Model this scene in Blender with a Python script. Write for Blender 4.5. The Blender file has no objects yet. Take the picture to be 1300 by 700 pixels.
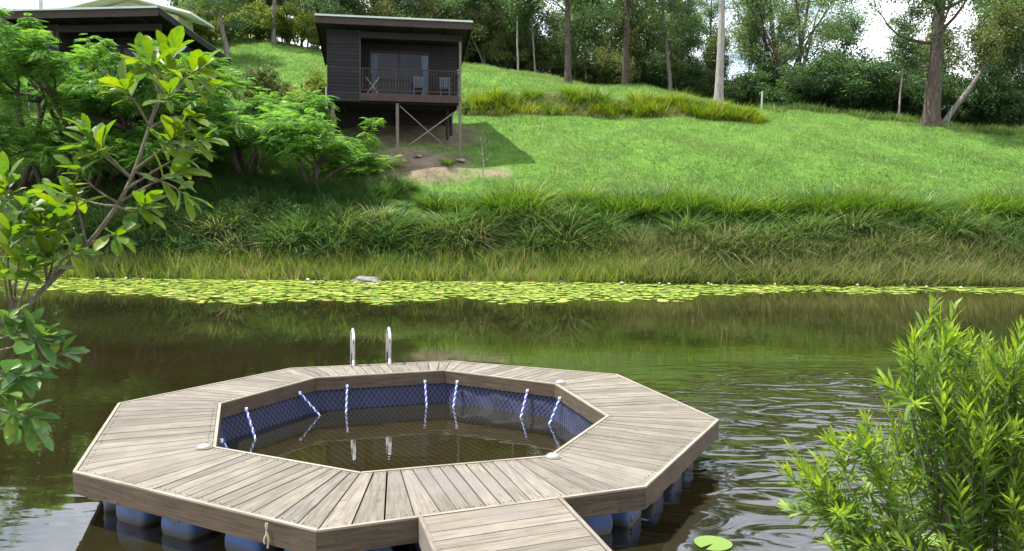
import bpy, math, random
import numpy as np
from mathutils import Matrix, Vector

random.seed(7)
R = np.random.default_rng(11)
S = bpy.context.scene
C = S.collection
PI = math.pi

# ------------------------------------------------------------------ camera
FPX, PITCH, ROLL, CAMH = 1032.0, 0.07859, 0.00924, 2.366
c_, s_ = math.cos(ROLL), math.sin(ROLL)
ca_, sa_ = math.cos(PITCH), math.sin(PITCH)
R0 = np.array([1.0, 0, 0]); FW = np.array([0, ca_, -sa_]); U0 = np.array([0, sa_, ca_])
EX = c_ * R0 + s_ * U0
UP = -s_ * R0 + c_ * U0
cam_d = bpy.data.cameras.new('camera')
cam_d.sensor_fit = 'HORIZONTAL'; cam_d.sensor_width = 36.0
cam_d.lens = 36.0 * FPX / 1300.0
cam_d.clip_start = 0.05; cam_d.clip_end = 3000
cam = bpy.data.objects.new('camera', cam_d); C.objects.link(cam)
M = Matrix.Identity(4)
for i in range(3):
    M[i][0] = EX[i]; M[i][1] = UP[i]; M[i][2] = -FW[i]
M[2][3] = CAMH
cam.matrix_world = M
S.camera = cam


def at(px, py, Y):
    """world point seen at photo pixel (px, py) at ground distance Y"""
    d = FW + EX * (px - 650) / FPX - UP * (py - 350) / FPX
    return np.array([0, 0, CAMH]) + d * (Y / d[1])


# ------------------------------------------------------------------ sky, sun, exposure
SUN_AZ, SUN_EL = math.radians(170), math.radians(65)      # azimuth counted from +X
world = bpy.data.worlds.new('World'); S.world = world; world.use_nodes = True
wn = world.node_tree.nodes; wl = world.node_tree.links
wn.clear()


def N(nodes, kind, **kw):
    n = nodes.new(kind)
    for k, v in kw.items():
        if k.startswith('i_'):
            n.inputs[k[2:].replace('_', ' ')].default_value = v
        else:
            setattr(n, k, v)
    return n


def ramp(nodes, stops, interp='LINEAR'):
    n = nodes.new('ShaderNodeValToRGB'); n.color_ramp.interpolation = interp
    e = n.color_ramp.elements
    while len(e) < len(stops):
        e.new(0.5)
    for k, (p, col) in enumerate(stops):
        e[k].position = p
        e[k].color = (*col, 1) if len(col) == 3 else col
    return n


sky = N(wn, 'ShaderNodeTexSky', sky_type='NISHITA', sun_disc=False, sun_elevation=SUN_EL,
        sun_rotation=PI / 2 - SUN_AZ, altitude=50, air_density=1.0, dust_density=0.6, ozone_density=1.2)
tc = N(wn, 'ShaderNodeTexCoord')
sep = N(wn, 'ShaderNodeSeparateXYZ'); wl.new(tc.outputs['Generated'], sep.inputs[0])
zz = N(wn, 'ShaderNodeMath', operation='MAXIMUM'); wl.new(sep.outputs['Z'], zz.inputs[0]); zz.inputs[1].default_value = 0.0
za = N(wn, 'ShaderNodeMath', operation='ADD'); wl.new(zz.outputs[0], za.inputs[0]); za.inputs[1].default_value = 0.18
dx = N(wn, 'ShaderNodeMath', operation='DIVIDE'); wl.new(sep.outputs['X'], dx.inputs[0]); wl.new(za.outputs[0], dx.inputs[1])
dy = N(wn, 'ShaderNodeMath', operation='DIVIDE'); wl.new(sep.outputs['Y'], dy.inputs[0]); wl.new(za.outputs[0], dy.inputs[1])
cmb = N(wn, 'ShaderNodeCombineXYZ'); wl.new(dx.outputs[0], cmb.inputs[0]); wl.new(dy.outputs[0], cmb.inputs[1])
cn = N(wn, 'ShaderNodeTexNoise', i_Scale=1.1, i_Detail=9.0, i_Roughness=0.58, i_Distortion=0.25)
wl.new(cmb.outputs[0], cn.inputs['Vector'])
cr = ramp(wn, [(0.37, (0, 0, 0)), (0.58, (1, 1, 1))]); wl.new(cn.outputs['Fac'], cr.inputs[0])
cm = N(wn, 'ShaderNodeMath', operation='MULTIPLY'); wl.new(cr.outputs[0], cm.inputs[0]); cm.inputs[1].default_value = 0.9
cmix = N(wn, 'ShaderNodeMix', data_type='RGBA')
wl.new(cm.outputs[0], cmix.inputs['Factor']); wl.new(sky.outputs[0], cmix.inputs['A'])
cmix.inputs['B'].default_value = (15, 15.2, 15.6, 1)
bg = N(wn, 'ShaderNodeBackground', i_Strength=0.092)
wl.new(cmix.outputs['Result'], bg.inputs['Color'])
wo = N(wn, 'ShaderNodeOutputWorld'); wl.new(bg.outputs[0], wo.inputs[0])

sun_d = bpy.data.lights.new('sun', 'SUN'); sun_d.energy = 5.0; sun_d.angle = math.radians(0.53)
sun_d.color = (1.0, 0.95, 0.86)
sun = bpy.data.objects.new('sun', sun_d); C.objects.link(sun)
sd = Vector((math.cos(SUN_AZ) * math.cos(SUN_EL), math.sin(SUN_AZ) * math.cos(SUN_EL), math.sin(SUN_EL)))
sun.rotation_euler = sd.to_track_quat('Z', 'Y').to_euler()
sun.location = (-30, 10, 40)

vs = S.view_settings
vs.view_transform = 'Standard'; vs.look = 'None'; vs.exposure = 1.12; vs.gamma = 1.0
vs.use_curve_mapping = False
S.cycles.max_bounces = 6; S.cycles.transparent_max_bounces = 8
S.cycles.sample_clamp_indirect = 6.0

# ------------------------------------------------------------------ materials


def mat(name):
    m = bpy.data.materials.new(name); m.use_nodes = True
    nt = m.node_tree; nt.nodes.clear()
    out = nt.nodes.new('ShaderNodeOutputMaterial')
    return m, nt.nodes, nt.links, out


def leaf_mat(name, stops, trans=0.35, rough=0.45, tboost=1.5, spec=0.35, mottle=0.0):
    """foliage: colour by a per-leaf 'tint' value, diffuse/gloss front plus light coming through the blade"""
    m, n, l, out = mat(name)
    a = N(n, 'ShaderNodeAttribute', attribute_name='tint')
    oi = N(n, 'ShaderNodeObjectInfo')
    mr = N(n, 'ShaderNodeMapRange'); l.new(oi.outputs['Random'], mr.inputs['Value'])
    mr.inputs['To Min'].default_value = -0.12; mr.inputs['To Max'].default_value = 0.12
    ad = N(n, 'ShaderNodeMath', operation='ADD'); l.new(a.outputs['Fac'], ad.inputs[0]); l.new(mr.outputs[0], ad.inputs[1])
    fac = ad.outputs[0]
    if mottle:      # blotches, spots and paler veins within one leaf
        tx = N(n, 'ShaderNodeTexCoord'); gx = N(n, 'ShaderNodeNewGeometry')
        nz = N(n, 'ShaderNodeTexNoise', i_Scale=38.0, i_Detail=4.0, i_Roughness=0.7); l.new(gx.outputs['Position'], nz.inputs['Vector'])
        mz = N(n, 'ShaderNodeMapRange'); l.new(nz.outputs['Fac'], mz.inputs['Value'])
        mz.inputs['From Min'].default_value = 0.3; mz.inputs['From Max'].default_value = 0.7
        mz.inputs['To Min'].default_value = -mottle; mz.inputs['To Max'].default_value = mottle
        a3 = N(n, 'ShaderNodeMath', operation='ADD'); l.new(fac, a3.inputs[0]); l.new(mz.outputs[0], a3.inputs[1]); fac = a3.outputs[0]
    rp = ramp(n, stops); l.new(fac, rp.inputs[0])
    p = N(n, 'ShaderNodeBsdfPrincipled', i_Roughness=rough)
    p.inputs['Specular IOR Level'].default_value = spec
    l.new(rp.outputs[0], p.inputs['Base Color'])
    hs = N(n, 'ShaderNodeHueSaturation', i_Value=tboost, i_Saturation=1.15, i_Hue=0.485); l.new(rp.outputs[0], hs.inputs['Color'])
    t = N(n, 'ShaderNodeBsdfTranslucent'); l.new(hs.outputs[0], t.inputs[0])
    mx = N(n, 'ShaderNodeMixShader', i_Fac=trans); l.new(p.outputs[0], mx.inputs[1]); l.new(t.outputs[0], mx.inputs[2])
    l.new(mx.outputs[0], out.inputs[0])
    return m


def wood_mat(name, dark, light, rough=0.8, scale=(2.2, 42.0, 42.0), var=0.25, stains=(), bump=0.25, axis_obj=True, spots=0.0):
    m, n, l, out = mat(name)
    t = N(n, 'ShaderNodeTexCoord'); oi = N(n, 'ShaderNodeObjectInfo')
    ofs = N(n, 'ShaderNodeVectorMath', operation='ADD')
    sc = N(n, 'ShaderNodeVectorMath', operation='SCALE'); l.new(oi.outputs['Random'], sc.inputs['Scale']); sc.inputs[0].default_value = (13, 7, 5)
    l.new(t.outputs['Object'], ofs.inputs[0]); l.new(sc.outputs[0], ofs.inputs[1])
    mp = N(n, 'ShaderNodeMapping'); mp.inputs['Scale'].default_value = scale; l.new(ofs.outputs[0], mp.inputs['Vector'])
    ns = N(n, 'ShaderNodeTexNoise', i_Scale=1.6, i_Detail=8.0, i_Roughness=0.65, i_Distortion=0.4); l.new(mp.outputs[0], ns.inputs['Vector'])
    big = N(n, 'ShaderNodeTexNoise', i_Scale=3.0, i_Detail=5.0, i_Roughness=0.6); l.new(ofs.outputs[0], big.inputs['Vector'])
    rp = ramp(n, [(0.3, dark), (0.72, light)]); l.new(ns.outputs['Fac'], rp.inputs[0])
    mr = N(n, 'ShaderNodeMapRange'); l.new(oi.outputs['Random'], mr.inputs['Value'])
    mr.inputs['To Min'].default_value = 1 - var; mr.inputs['To Max'].default_value = 1 + var
    m2 = N(n, 'ShaderNodeMapRange'); l.new(big.outputs['Fac'], m2.inputs['Value'])
    m2.inputs['From Min'].default_value = 0.3; m2.inputs['From Max'].default_value = 0.7
    m2.inputs['To Min'].default_value = 0.82; m2.inputs['To Max'].default_value = 1.14
    mm = N(n, 'ShaderNodeMath', operation='MULTIPLY'); l.new(mr.outputs[0], mm.inputs[0]); l.new(m2.outputs[0], mm.inputs[1])
    f1 = N(n, 'ShaderNodeMath', operation='MULTIPLY'); l.new(oi.outputs['Random'], f1.inputs[0]); f1.inputs[1].default_value = 17.31
    f2 = N(n, 'ShaderNodeMath', operation='FRACT'); l.new(f1.outputs[0], f2.inputs[0])
    f3 = N(n, 'ShaderNodeMath', operation='MULTIPLY'); l.new(f2.outputs[0], f3.inputs[0]); f3.inputs[1].default_value = 0.22
    hm = N(n, 'ShaderNodeMix', data_type='RGBA'); l.new(f3.outputs[0], hm.inputs['Factor']); l.new(rp.outputs[0], hm.inputs['A'])
    hm.inputs['B'].default_value = (light[0] * .82, light[1] * .70, light[2] * .56, 1)
    cs = N(n, 'ShaderNodeVectorMath', operation='SCALE'); l.new(hm.outputs['Result'], cs.inputs[0]); l.new(mm.outputs[0], cs.inputs['Scale'])
    col = cs.outputs[0]
    geo = N(n, 'ShaderNodeNewGeometry')
    if spots > 0:      # knots, bird droppings and small dark flecks
        sp = N(n, 'ShaderNodeTexNoise', i_Scale=16.0, i_Detail=3.0); l.new(geo.outputs['Position'], sp.inputs['Vector'])
        sr = ramp(n, [(0.66, (0, 0, 0)), (0.74, (1, 1, 1))]); l.new(sp.outputs['Fac'], sr.inputs[0])
        sm = N(n, 'ShaderNodeMath', operation='MULTIPLY', ); l.new(sr.outputs[0], sm.inputs[0]); sm.inputs[1].default_value = spots
        mx = N(n, 'ShaderNodeMix', data_type='RGBA'); l.new(sm.outputs[0], mx.inputs['Factor']); l.new(col, mx.inputs['A'])
        mx.inputs['B'].default_value = (*[v * 0.45 for v in dark], 1); col = mx.outputs['Result']
    for (sx, sy, rad, amt, scol) in stains:      # blotches worn into the boards
        vd = N(n, 'ShaderNodeVectorMath', operation='DISTANCE'); l.new(geo.outputs['Position'], vd.inputs[0]); vd.inputs[1].default_value = (sx, sy, 0.39)
        sn = N(n, 'ShaderNodeTexNoise', i_Scale=7.0, i_Detail=5.0); l.new(geo.outputs['Position'], sn.inputs['Vector'])
        a1 = N(n, 'ShaderNodeMath', operation='MULTIPLY_ADD'); l.new(sn.outputs['Fac'], a1.inputs[0]); a1.inputs[1].default_value = -0.55 * rad * 2; l.new(vd.outputs['Value'], a1.inputs[2])
        st = N(n, 'ShaderNodeMapRange'); l.new(a1.outputs[0], st.inputs['Value'])
        st.inputs['From Min'].default_value = rad * 0.55; st.inputs['From Max'].default_value = rad * 0.1
        st.inputs['To Max'].default_value = amt
        mx = N(n, 'ShaderNodeMix', data_type='RGBA'); l.new(st.outputs[0], mx.inputs['Factor']); l.new(col, mx.inputs['A'])
        mx.inputs['B'].default_value = (*scol, 1); col = mx.outputs['Result']
    p = N(n, 'ShaderNodeBsdfPrincipled', i_Roughness=rough); p.inputs['Specular IOR Level'].default_value = 0.25
    l.new(col, p.inputs['Base Color'])
    b = N(n, 'ShaderNodeBump', i_Strength=bump, i_Distance=0.004); l.new(ns.outputs['Fac'], b.inputs['Height']); l.new(b.outputs[0], p.inputs['Normal'])
    l.new(p.outputs[0], out.inputs[0])
    return m


def plain_mat(name, col, rough=0.5, metal=0.0, vary=0.12, scale=6.0, bump=0.0, dirt=None, spec=0.5, scum=False):
    m, n, l, out = mat(name)
    t = N(n, 'ShaderNodeTexCoord')
    ns = N(n, 'ShaderNodeTexNoise', i_Scale=scale, i_Detail=6.0, i_Roughness=0.6); l.new(t.outputs['Object'], ns.inputs['Vector'])
    lo = dirt if dirt else [v * (1 - vary) for v in col]
    rp = ramp(n, [(0.35, lo), (0.6, [min(1, v * (1 + vary * .4)) for v in col])]); l.new(ns.outputs['Fac'], rp.inputs[0])
    col_out = rp.outputs[0]
    if scum:      # brown algae line left by the water
        gg = N(n, 'ShaderNodeNewGeometry'); s3 = N(n, 'ShaderNodeSeparateXYZ'); l.new(gg.outputs['Position'], s3.inputs[0])
        nz = N(n, 'ShaderNodeMath', operation='MULTIPLY_ADD'); l.new(ns.outputs['Fac'], nz.inputs[0]); nz.inputs[1].default_value = -0.09; l.new(s3.outputs['Z'], nz.inputs[2])
        mz = N(n, 'ShaderNodeMapRange'); l.new(nz.outputs[0], mz.inputs['Value']); mz.inputs['From Min'].default_value = 0.025; mz.inputs['From Max'].default_value = -0.02
        mz.inputs['To Max'].default_value = 0.85
        mm = N(n, 'ShaderNodeMix', data_type='RGBA'); l.new(mz.outputs[0], mm.inputs['Factor']); l.new(col_out, mm.inputs['A']); mm.inputs['B'].default_value = (0.075, 0.06, 0.035, 1); col_out = mm.outputs['Result']
    p = N(n, 'ShaderNodeBsdfPrincipled', i_Roughness=rough, i_Metallic=metal); p.inputs['Specular IOR Level'].default_value = spec
    l.new(col_out, p.inputs['Base Color'])
    if bump:
        b = N(n, 'ShaderNodeBump', i_Strength=bump, i_Distance=0.02); l.new(ns.outputs['Fac'], b.inputs['Height']); l.new(b.outputs[0], p.inputs['Normal'])
    l.new(p.outputs[0], out.inputs[0])
    return m


def bark_mat(name, dark, light, vscale=2.5):
    m, n, l, out = mat(name)
    t = N(n, 'ShaderNodeTexCoord')
    mp = N(n, 'ShaderNodeMapping'); mp.inputs['Scale'].default_value = (5, 5, 0.9); l.new(t.outputs['Object'], mp.inputs['Vector'])
    ns = N(n, 'ShaderNodeTexNoise', i_Scale=vscale, i_Detail=7.0, i_Roughness=0.68); l.new(mp.outputs[0], ns.inputs['Vector'])
    rp = ramp(n, [(0.32, dark), (0.68, light)]); l.new(ns.outputs['Fac'], rp.inputs[0])
    p = N(n, 'ShaderNodeBsdfPrincipled', i_Roughness=0.9); p.inputs['Specular IOR Level'].default_value = 0.15
    l.new(rp.outputs[0], p.inputs['Base Color'])
    b = N(n, 'ShaderNodeBump', i_Strength=0.6, i_Distance=0.05); l.new(ns.outputs['Fac'], b.inputs['Height']); l.new(b.outputs[0], p.inputs['Normal'])
    l.new(p.outputs[0], out.inputs[0])
    return m


STAIN = (0.15, 0.135, 0.13)
MT = {}
MT['deck'] = wood_mat('deck_timber', (0.070, 0.063, 0.053), (0.215, 0.197, 0.168), var=0.17, spots=0.45,
                      stains=[(-0.60, 5.85, 0.34, 0.55, STAIN), (-0.30, 5.72, 0.30, 0.5, STAIN), (0.02, 6.1, 0.22, 0.3, STAIN), (0.00, 5.32, 0.16, 0.4, STAIN)])
MT['gang'] = wood_mat('gangway_timber', (0.085, 0.074, 0.061), (0.22, 0.198, 0.167), var=0.18, spots=0.4, stains=[(0.0, 5.22, 0.2, 0.45, STAIN)])
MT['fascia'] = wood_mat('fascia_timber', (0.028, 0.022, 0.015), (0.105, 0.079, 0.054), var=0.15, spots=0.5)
MT['fascia_lit_top'] = wood_mat('worn_sunlit_fascia_edge', (0.16, 0.138, 0.11), (0.31, 0.275, 0.225), var=0.1)  # paler fascia top: wear and sunlight both put into the colour
MT['subframe'] = plain_mat('dark_joist_timber', (0.05, 0.035, 0.022), 0.9)
MT['siding'] = wood_mat('dark_stained_siding', (0.0095, 0.010, 0.0125), (0.029, 0.028, 0.032), var=0.3, bump=0.4)
MT['darkwood'] = wood_mat('dark_stained_timber', (0.012, 0.010, 0.011), (0.034, 0.028, 0.028), var=0.2)
MT['brownwood'] = wood_mat('brown_stained_timber', (0.026, 0.019, 0.018), (0.075, 0.055, 0.05), var=0.2)
MT['roof'] = plain_mat('pale_green_metal_roofing', (0.42, 0.50, 0.46), 0.4, 0.2, scale=1.5)
MT['white_roof'] = plain_mat('white_metal_roofing', (0.75, 0.76, 0.76), 0.4, 0.0, scale=1.0)
MT['cream'] = plain_mat('cream_lining', (0.55, 0.5, 0.4), 0.7)
MT['glass_dark'] = plain_mat('dark_window_glass', (0.012, 0.015, 0.02), 0.12, 0.0, spec=0.25)
MT['curtain'] = plain_mat('pale_blue_curtain', (0.13, 0.17, 0.23), 0.9)
MT['chair'] = plain_mat('pale_chair_slats', (0.09, 0.115, 0.16), 0.6)
MT['post'] = wood_mat('grey_post_timber', (0.10, 0.08, 0.07), (0.22, 0.18, 0.16), var=0.1)
MT['rod'] = plain_mat('galvanised_rod', (0.25, 0.23, 0.22), 0.6, 0.3)
MT['white'] = plain_mat('white_plastic', (0.4, 0.41, 0.4), 0.5)
MT['steel'] = plain_mat('stainless_steel', (0.72, 0.73, 0.74), 0.16, 1.0, vary=0.05)
MT['drum'] = plain_mat('blue_drum_plastic', (0.025, 0.08, 0.23), 0.45, scum=True, dirt=(0.045, 0.055, 0.075), scale=5.0, vary=.3)
MT['liner'] = plain_mat('navy_net_cloth', (0.002, 0.004, 0.022), 0.75, scale=18, vary=.5)
MT['cord'] = plain_mat('pale_blue_cord', (0.055, 0.08, 0.21), 0.6)
MT['cord_pale'] = plain_mat('pale_net_cord', (0.45, 0.5, 0.68), 0.6)
MT['rope'] = plain_mat('white_rope', (0.72, 0.75, 0.82), 0.8)
MT['rope_blue'] = plain_mat('blue_rope', (0.08, 0.15, 0.6), 0.7)
MT['rope_tan'] = plain_mat('frayed_tan_rope', (0.42, 0.35, 0.26), 0.9)
MT['cap'] = plain_mat('frosted_dome_plastic', (0.24, 0.245, 0.225), 0.35)
MT['rock'] = plain_mat('grey_rock', (0.17, 0.16, 0.15), 0.9, scale=9, vary=.5, bump=.8)
MT['petal'] = plain_mat('white_petals', (0.8, 0.78, 0.75), 0.6)
MT['bark_dark'] = bark_mat('dark_bark', (0.03, 0.024, 0.02), (0.12, 0.095, 0.08))
MT['bark_grey'] = bark_mat('grey_bark', (0.075, 0.069, 0.062), (0.22, 0.2, 0.18))
MT['bark_pale'] = bark_mat('pale_gum_bark', (0.14, 0.13, 0.12), (0.36, 0.335, 0.315))
MT['bark_twig'] = bark_mat('twig_bark', (0.07, 0.06, 0.045), (0.22, 0.2, 0.15), 8)
MT['gum'] = leaf_mat('gum_leaves', [(0.0, (0.036, 0.085, 0.034)), (0.5, (0.088, 0.155, 0.055)), (1.0, (0.16, 0.22, 0.08))], 0.45)
MT['gum_warm'] = leaf_mat('olive_gum_leaves', [(0.0, (0.035, 0.06, 0.015)), (0.5, (0.08, 0.115, 0.03)), (1.0, (0.15, 0.17, 0.055))], 0.4)
MT['wood_dark'] = leaf_mat('dark_understory_leaves', [(0.0, (0.02, 0.05, 0.02)), (0.5, (0.05, 0.102, 0.033)), (1.0, (0.10, 0.16, 0.05))], 0.4)
MT['poin'] = leaf_mat('feathery_leaflets', [(0.0, (0.04, 0.12, 0.03)), (0.5, (0.085, 0.20, 0.042)), (1.0, (0.15, 0.28, 0.055))], 0.45, tboost=1.7)
MT['big_leaf'] = leaf_mat('broad_leaf_green', [(0.0, (0.035, 0.09, 0.02)), (0.45, (0.075, 0.15, 0.02)), (0.85, (0.12, 0.18, 0.022)), (1.0, (0.145, 0.19, 0.03))], 0.5, 0.42, tboost=1.6, spec=.3, mottle=.3)
MT['shade_leaf'] = leaf_mat('shaded_broad_leaf', [(0.0, (0.035, 0.095, 0.028)), (0.6, (0.072, 0.155, 0.034)), (1.0, (0.12, 0.2, 0.036))], 0.38, 0.4, spec=.35, mottle=.3)  # bluish cast of the shade put into the colour of the lower left leaves
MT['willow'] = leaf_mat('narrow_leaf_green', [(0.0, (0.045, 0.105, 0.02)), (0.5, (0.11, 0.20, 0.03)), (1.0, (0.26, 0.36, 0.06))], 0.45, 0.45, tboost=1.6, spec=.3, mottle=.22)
MT['yshrub'] = leaf_mat('yellow_green_shrub_leaves', [(0.0, (0.06, 0.11, 0.02)), (0.5, (0.12, 0.18, 0.03)), (1.0, (0.21, 0.24, 0.05))], 0.4)
MT['weed'] = leaf_mat('weed_leaves', [(0.0, (0.025, 0.07, 0.02)), (0.5, (0.055, 0.125, 0.03)), (1.0, (0.11, 0.19, 0.05))], 0.35)
MT['lawn'] = leaf_mat('lawn_blades', [(0.0, (0.05, 0.108, 0.024)), (0.5, (0.108, 0.185, 0.044)), (0.85, (0.17, 0.235, 0.07)), (1.0, (0.27, 0.25, 0.13))], 0.38, 0.6, tboost=1.45)
MT['lush'] = leaf_mat('lush_grass_blades', [(0.0, (0.026, 0.07, 0.02)), (0.5, (0.066, 0.142, 0.034)), (0.93, (0.125, 0.205, 0.05)), (1.0, (0.2, 0.2, 0.09))], 0.32, 0.45)
MT['tussock'] = leaf_mat('tussock_blades', [(0.0, (0.036, 0.09, 0.018)), (0.5, (0.08, 0.16, 0.028)), (0.93, (0.15, 0.225, 0.042)), (1.0, (0.25, 0.22, 0.1))], 0.38, 0.45, tboost=1.6)
MT['ytussock'] = leaf_mat('yellow_tussock_blades', [(0.0, (0.06, 0.13, 0.02)), (0.5, (0.13, 0.20, 0.028)), (0.8, (0.22, 0.26, 0.035)), (1.0, (0.26, 0.2, 0.11))], 0.4, 0.5)
MT['reed'] = leaf_mat('reedy_grass_blades', [(0.0, (0.06, 0.125, 0.022)), (0.45, (0.125, 0.19, 0.036)), (0.8, (0.205, 0.24, 0.06)), (1.0, (0.32, 0.27, 0.13))], 0.35, 0.6)
MT['straw'] = leaf_mat('dry_grass_blades', [(0.0, (0.06, 0.10, 0.03)), (0.4, (0.13, 0.16, 0.055)), (0.8, (0.25, 0.23, 0.11)), (1.0, (0.31, 0.25, 0.16))], 0.35, 0.6)
MT['pad'] = leaf_mat('lily_pad', [(0.0, (0.09, 0.17, 0.028)), (0.4, (0.19, 0.28, 0.04)), (0.8, (0.30, 0.37, 0.06)), (0.93, (0.4, 0.44, 0.13)), (1.0, (0.3, 0.22, 0.07))], 0.12, 0.35, tboost=1.2, spec=.5)


def ground_mat():
    m, n, l, out = mat('grassy_earth')
    g = N(n, 'ShaderNodeNewGeometry')
    n1 = N(n, 'ShaderNodeTexNoise', i_Scale=1.2, i_Detail=8.0, i_Roughness=0.7); l.new(g.outputs['Position'], n1.inputs['Vector'])
    n2 = N(n, 'ShaderNodeTexNoise', i_Scale=0.28, i_Detail=5.0); l.new(g.outputs['Position'], n2.inputs['Vector'])
    r1 = ramp(n, [(0.3, (0.035, 0.085, 0.015)), (0.55, (0.075, 0.16, 0.024)), (0.8, (0.13, 0.2, 0.045))]); l.new(n1.outputs['Fac'], r1.inputs[0])
    r2 = ramp(n, [(0.3, (0.085, 0.066, 0.045)), (0.7, (0.225, 0.18, 0.13))]); l.new(n1.outputs['Fac'], r2.inputs[0])
    at_ = N(n, 'ShaderNodeAttribute', attribute_name='bare')
    f = N(n, 'ShaderNodeMath', operation='MULTIPLY_ADD'); l.new(n2.outputs['Fac'], f.inputs[0]); f.inputs[1].default_value = 0.5; l.new(at_.outputs['Fac'], f.inputs[2])
    rr = ramp(n, [(0.6, (0, 0, 0)), (0.85, (1, 1, 1))]); l.new(f.outputs[0], rr.inputs[0])
    mx = N(n, 'ShaderNodeMix', data_type='RGBA'); l.new(rr.outputs[0], mx.inputs['Factor']); l.new(r1.outputs[0], mx.inputs['A']); l.new(r2.outputs[0], mx.inputs['B'])
    sz = N(n, 'ShaderNodeSeparateXYZ'); l.new(g.outputs['Position'], sz.inputs[0])      # silt below the waterline
    mz = N(n, 'ShaderNodeMapRange'); l.new(sz.outputs['Z'], mz.inputs['Value'])
    mz.inputs['From Min'].default_value = 0.06; mz.inputs['From Max'].default_value = -0.1
    mud = N(n, 'ShaderNodeMix', data_type='RGBA'); l.new(mz.outputs[0], mud.inputs['Factor']); l.new(mx.outputs['Result'], mud.inputs['A']); mud.inputs['B'].default_value = (0.035, 0.033, 0.017, 1)
    p = N(n, 'ShaderNodeBsdfPrincipled', i_Roughness=0.95); p.inputs['Specular IOR Level'].default_value = 0.1
    l.new(mud.outputs['Result'], p.inputs['Base Color'])
    b = N(n, 'ShaderNodeBump', i_Strength=0.7, i_Distance=0.1); l.new(n1.outputs['Fac'], b.inputs['Height']); l.new(b.outputs[0], p.inputs['Normal'])
    l.new(p.outputs[0], out.inputs[0])
    return m


def water_mat():
    m, n, l, out = mat('murky_pond_water')
    g = N(n, 'ShaderNodeNewGeometry')
    sx = N(n, 'ShaderNodeSeparateXYZ'); l.new(g.outputs['Position'], sx.inputs[0])
    # small wind ripples, calm on the left, livelier in the open water to the right of the deck
    mp = N(n, 'ShaderNodeMapping'); mp.inputs['Scale'].default_value = (1.0, 2.2, 1.0); mp.inputs['Rotation'].default_value = (0, 0, 0.5)
    l.new(g.outputs['Position'], mp.inputs['Vector'])
    na = N(n, 'ShaderNodeTexNoise', i_Scale=1.35, i_Detail=1.6, i_Roughness=0.4, i_Distortion=1.3); l.new(mp.outputs[0], na.inputs['Vector'])
    nb = N(n, 'ShaderNodeTexNoise', i_Scale=0.55, i_Detail=2.0); l.new(g.outputs['Position'], nb.inputs['Vector'])
    mr = N(n, 'ShaderNodeMapRange'); l.new(sx.outputs['X'], mr.inputs['Value'])
    mr.inputs['From Min'].default_value = 1.2; mr.inputs['From Max'].default_value = 3.6
    mr.inputs['To Min'].default_value = 0.02; mr.inputs['To Max'].default_value = 1.0
    my = N(n, 'ShaderNodeMapRange'); l.new(sx.outputs['Y'], my.inputs['Value'])
    my.inputs['From Min'].default_value = 9.5; my.inputs['From Max'].default_value = 13.0
    my.inputs['To Min'].default_value = 1.0; my.inputs['To Max'].default_value = 0.02
    w = N(n, 'ShaderNodeMath', operation='MULTIPLY'); l.new(mr.outputs[0], w.inputs[0]); l.new(my.outputs[0], w.inputs[1])
    w1 = N(n, 'ShaderNodeMath', operation='MULTIPLY'); l.new(w.outputs[0], w1.inputs[0]); l.new(nb.outputs['Fac'], w1.inputs[1])
    w2 = N(n, 'ShaderNodeMath', operation='MULTIPLY_ADD'); l.new(w1.outputs[0], w2.inputs[0]); w2.inputs[1].default_value = 0.15; w2.inputs[2].default_value = 0.0007
    h = N(n, 'ShaderNodeMath', operation='MULTIPLY'); l.new(na.outputs['Fac'], h.inputs[0]); l.new(w2.outputs[0], h.inputs[1])
    b = N(n, 'ShaderNodeBump', i_Strength=1.0, i_Distance=1.0); l.new(h.outputs[0], b.inputs['Height'])
    nc = N(n, 'ShaderNodeTexNoise', i_Scale=0.5, i_Detail=4.0); l.new(g.outputs['Position'], nc.inputs['Vector'])
    rp = ramp(n, [(0.35, (0.018, 0.0158, 0.0062)), (0.7, (0.029, 0.0255, 0.0105))]); l.new(nc.outputs['Fac'], rp.inputs[0])
    d = N(n, 'ShaderNodeBsdfDiffuse'); l.new(rp.outputs[0], d.inputs[0])
    tr = N(n, 'ShaderNodeBsdfTransparent'); tr.inputs[0].default_value = (0.6, 0.5, 0.33, 1)
    mx = N(n, 'ShaderNodeMixShader', i_Fac=0.45); l.new(d.outputs[0], mx.inputs[1]); l.new(tr.outputs[0], mx.inputs[2])
    gl = N(n, 'ShaderNodeBsdfGlossy', i_Roughness=0.02); l.new(b.outputs[0], gl.inputs['Normal'])
    gl.inputs['Color'].default_value = (0.97, 0.97, 0.97, 1)
    fr = N(n, 'ShaderNodeFresnel', i_IOR=2.2); l.new(b.outputs[0], fr.inputs['Normal'])
    m2 = N(n, 'ShaderNodeMixShader'); l.new(fr.outputs[0], m2.inputs[0]); l.new(mx.outputs[0], m2.inputs[1]); l.new(gl.outputs[0], m2.inputs[2])
    l.new(m2.outputs[0], out.inputs[0])
    return m


MT['ground'] = ground_mat()
MT['water'] = water_mat()

# ------------------------------------------------------------------ mesh helpers


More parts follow.
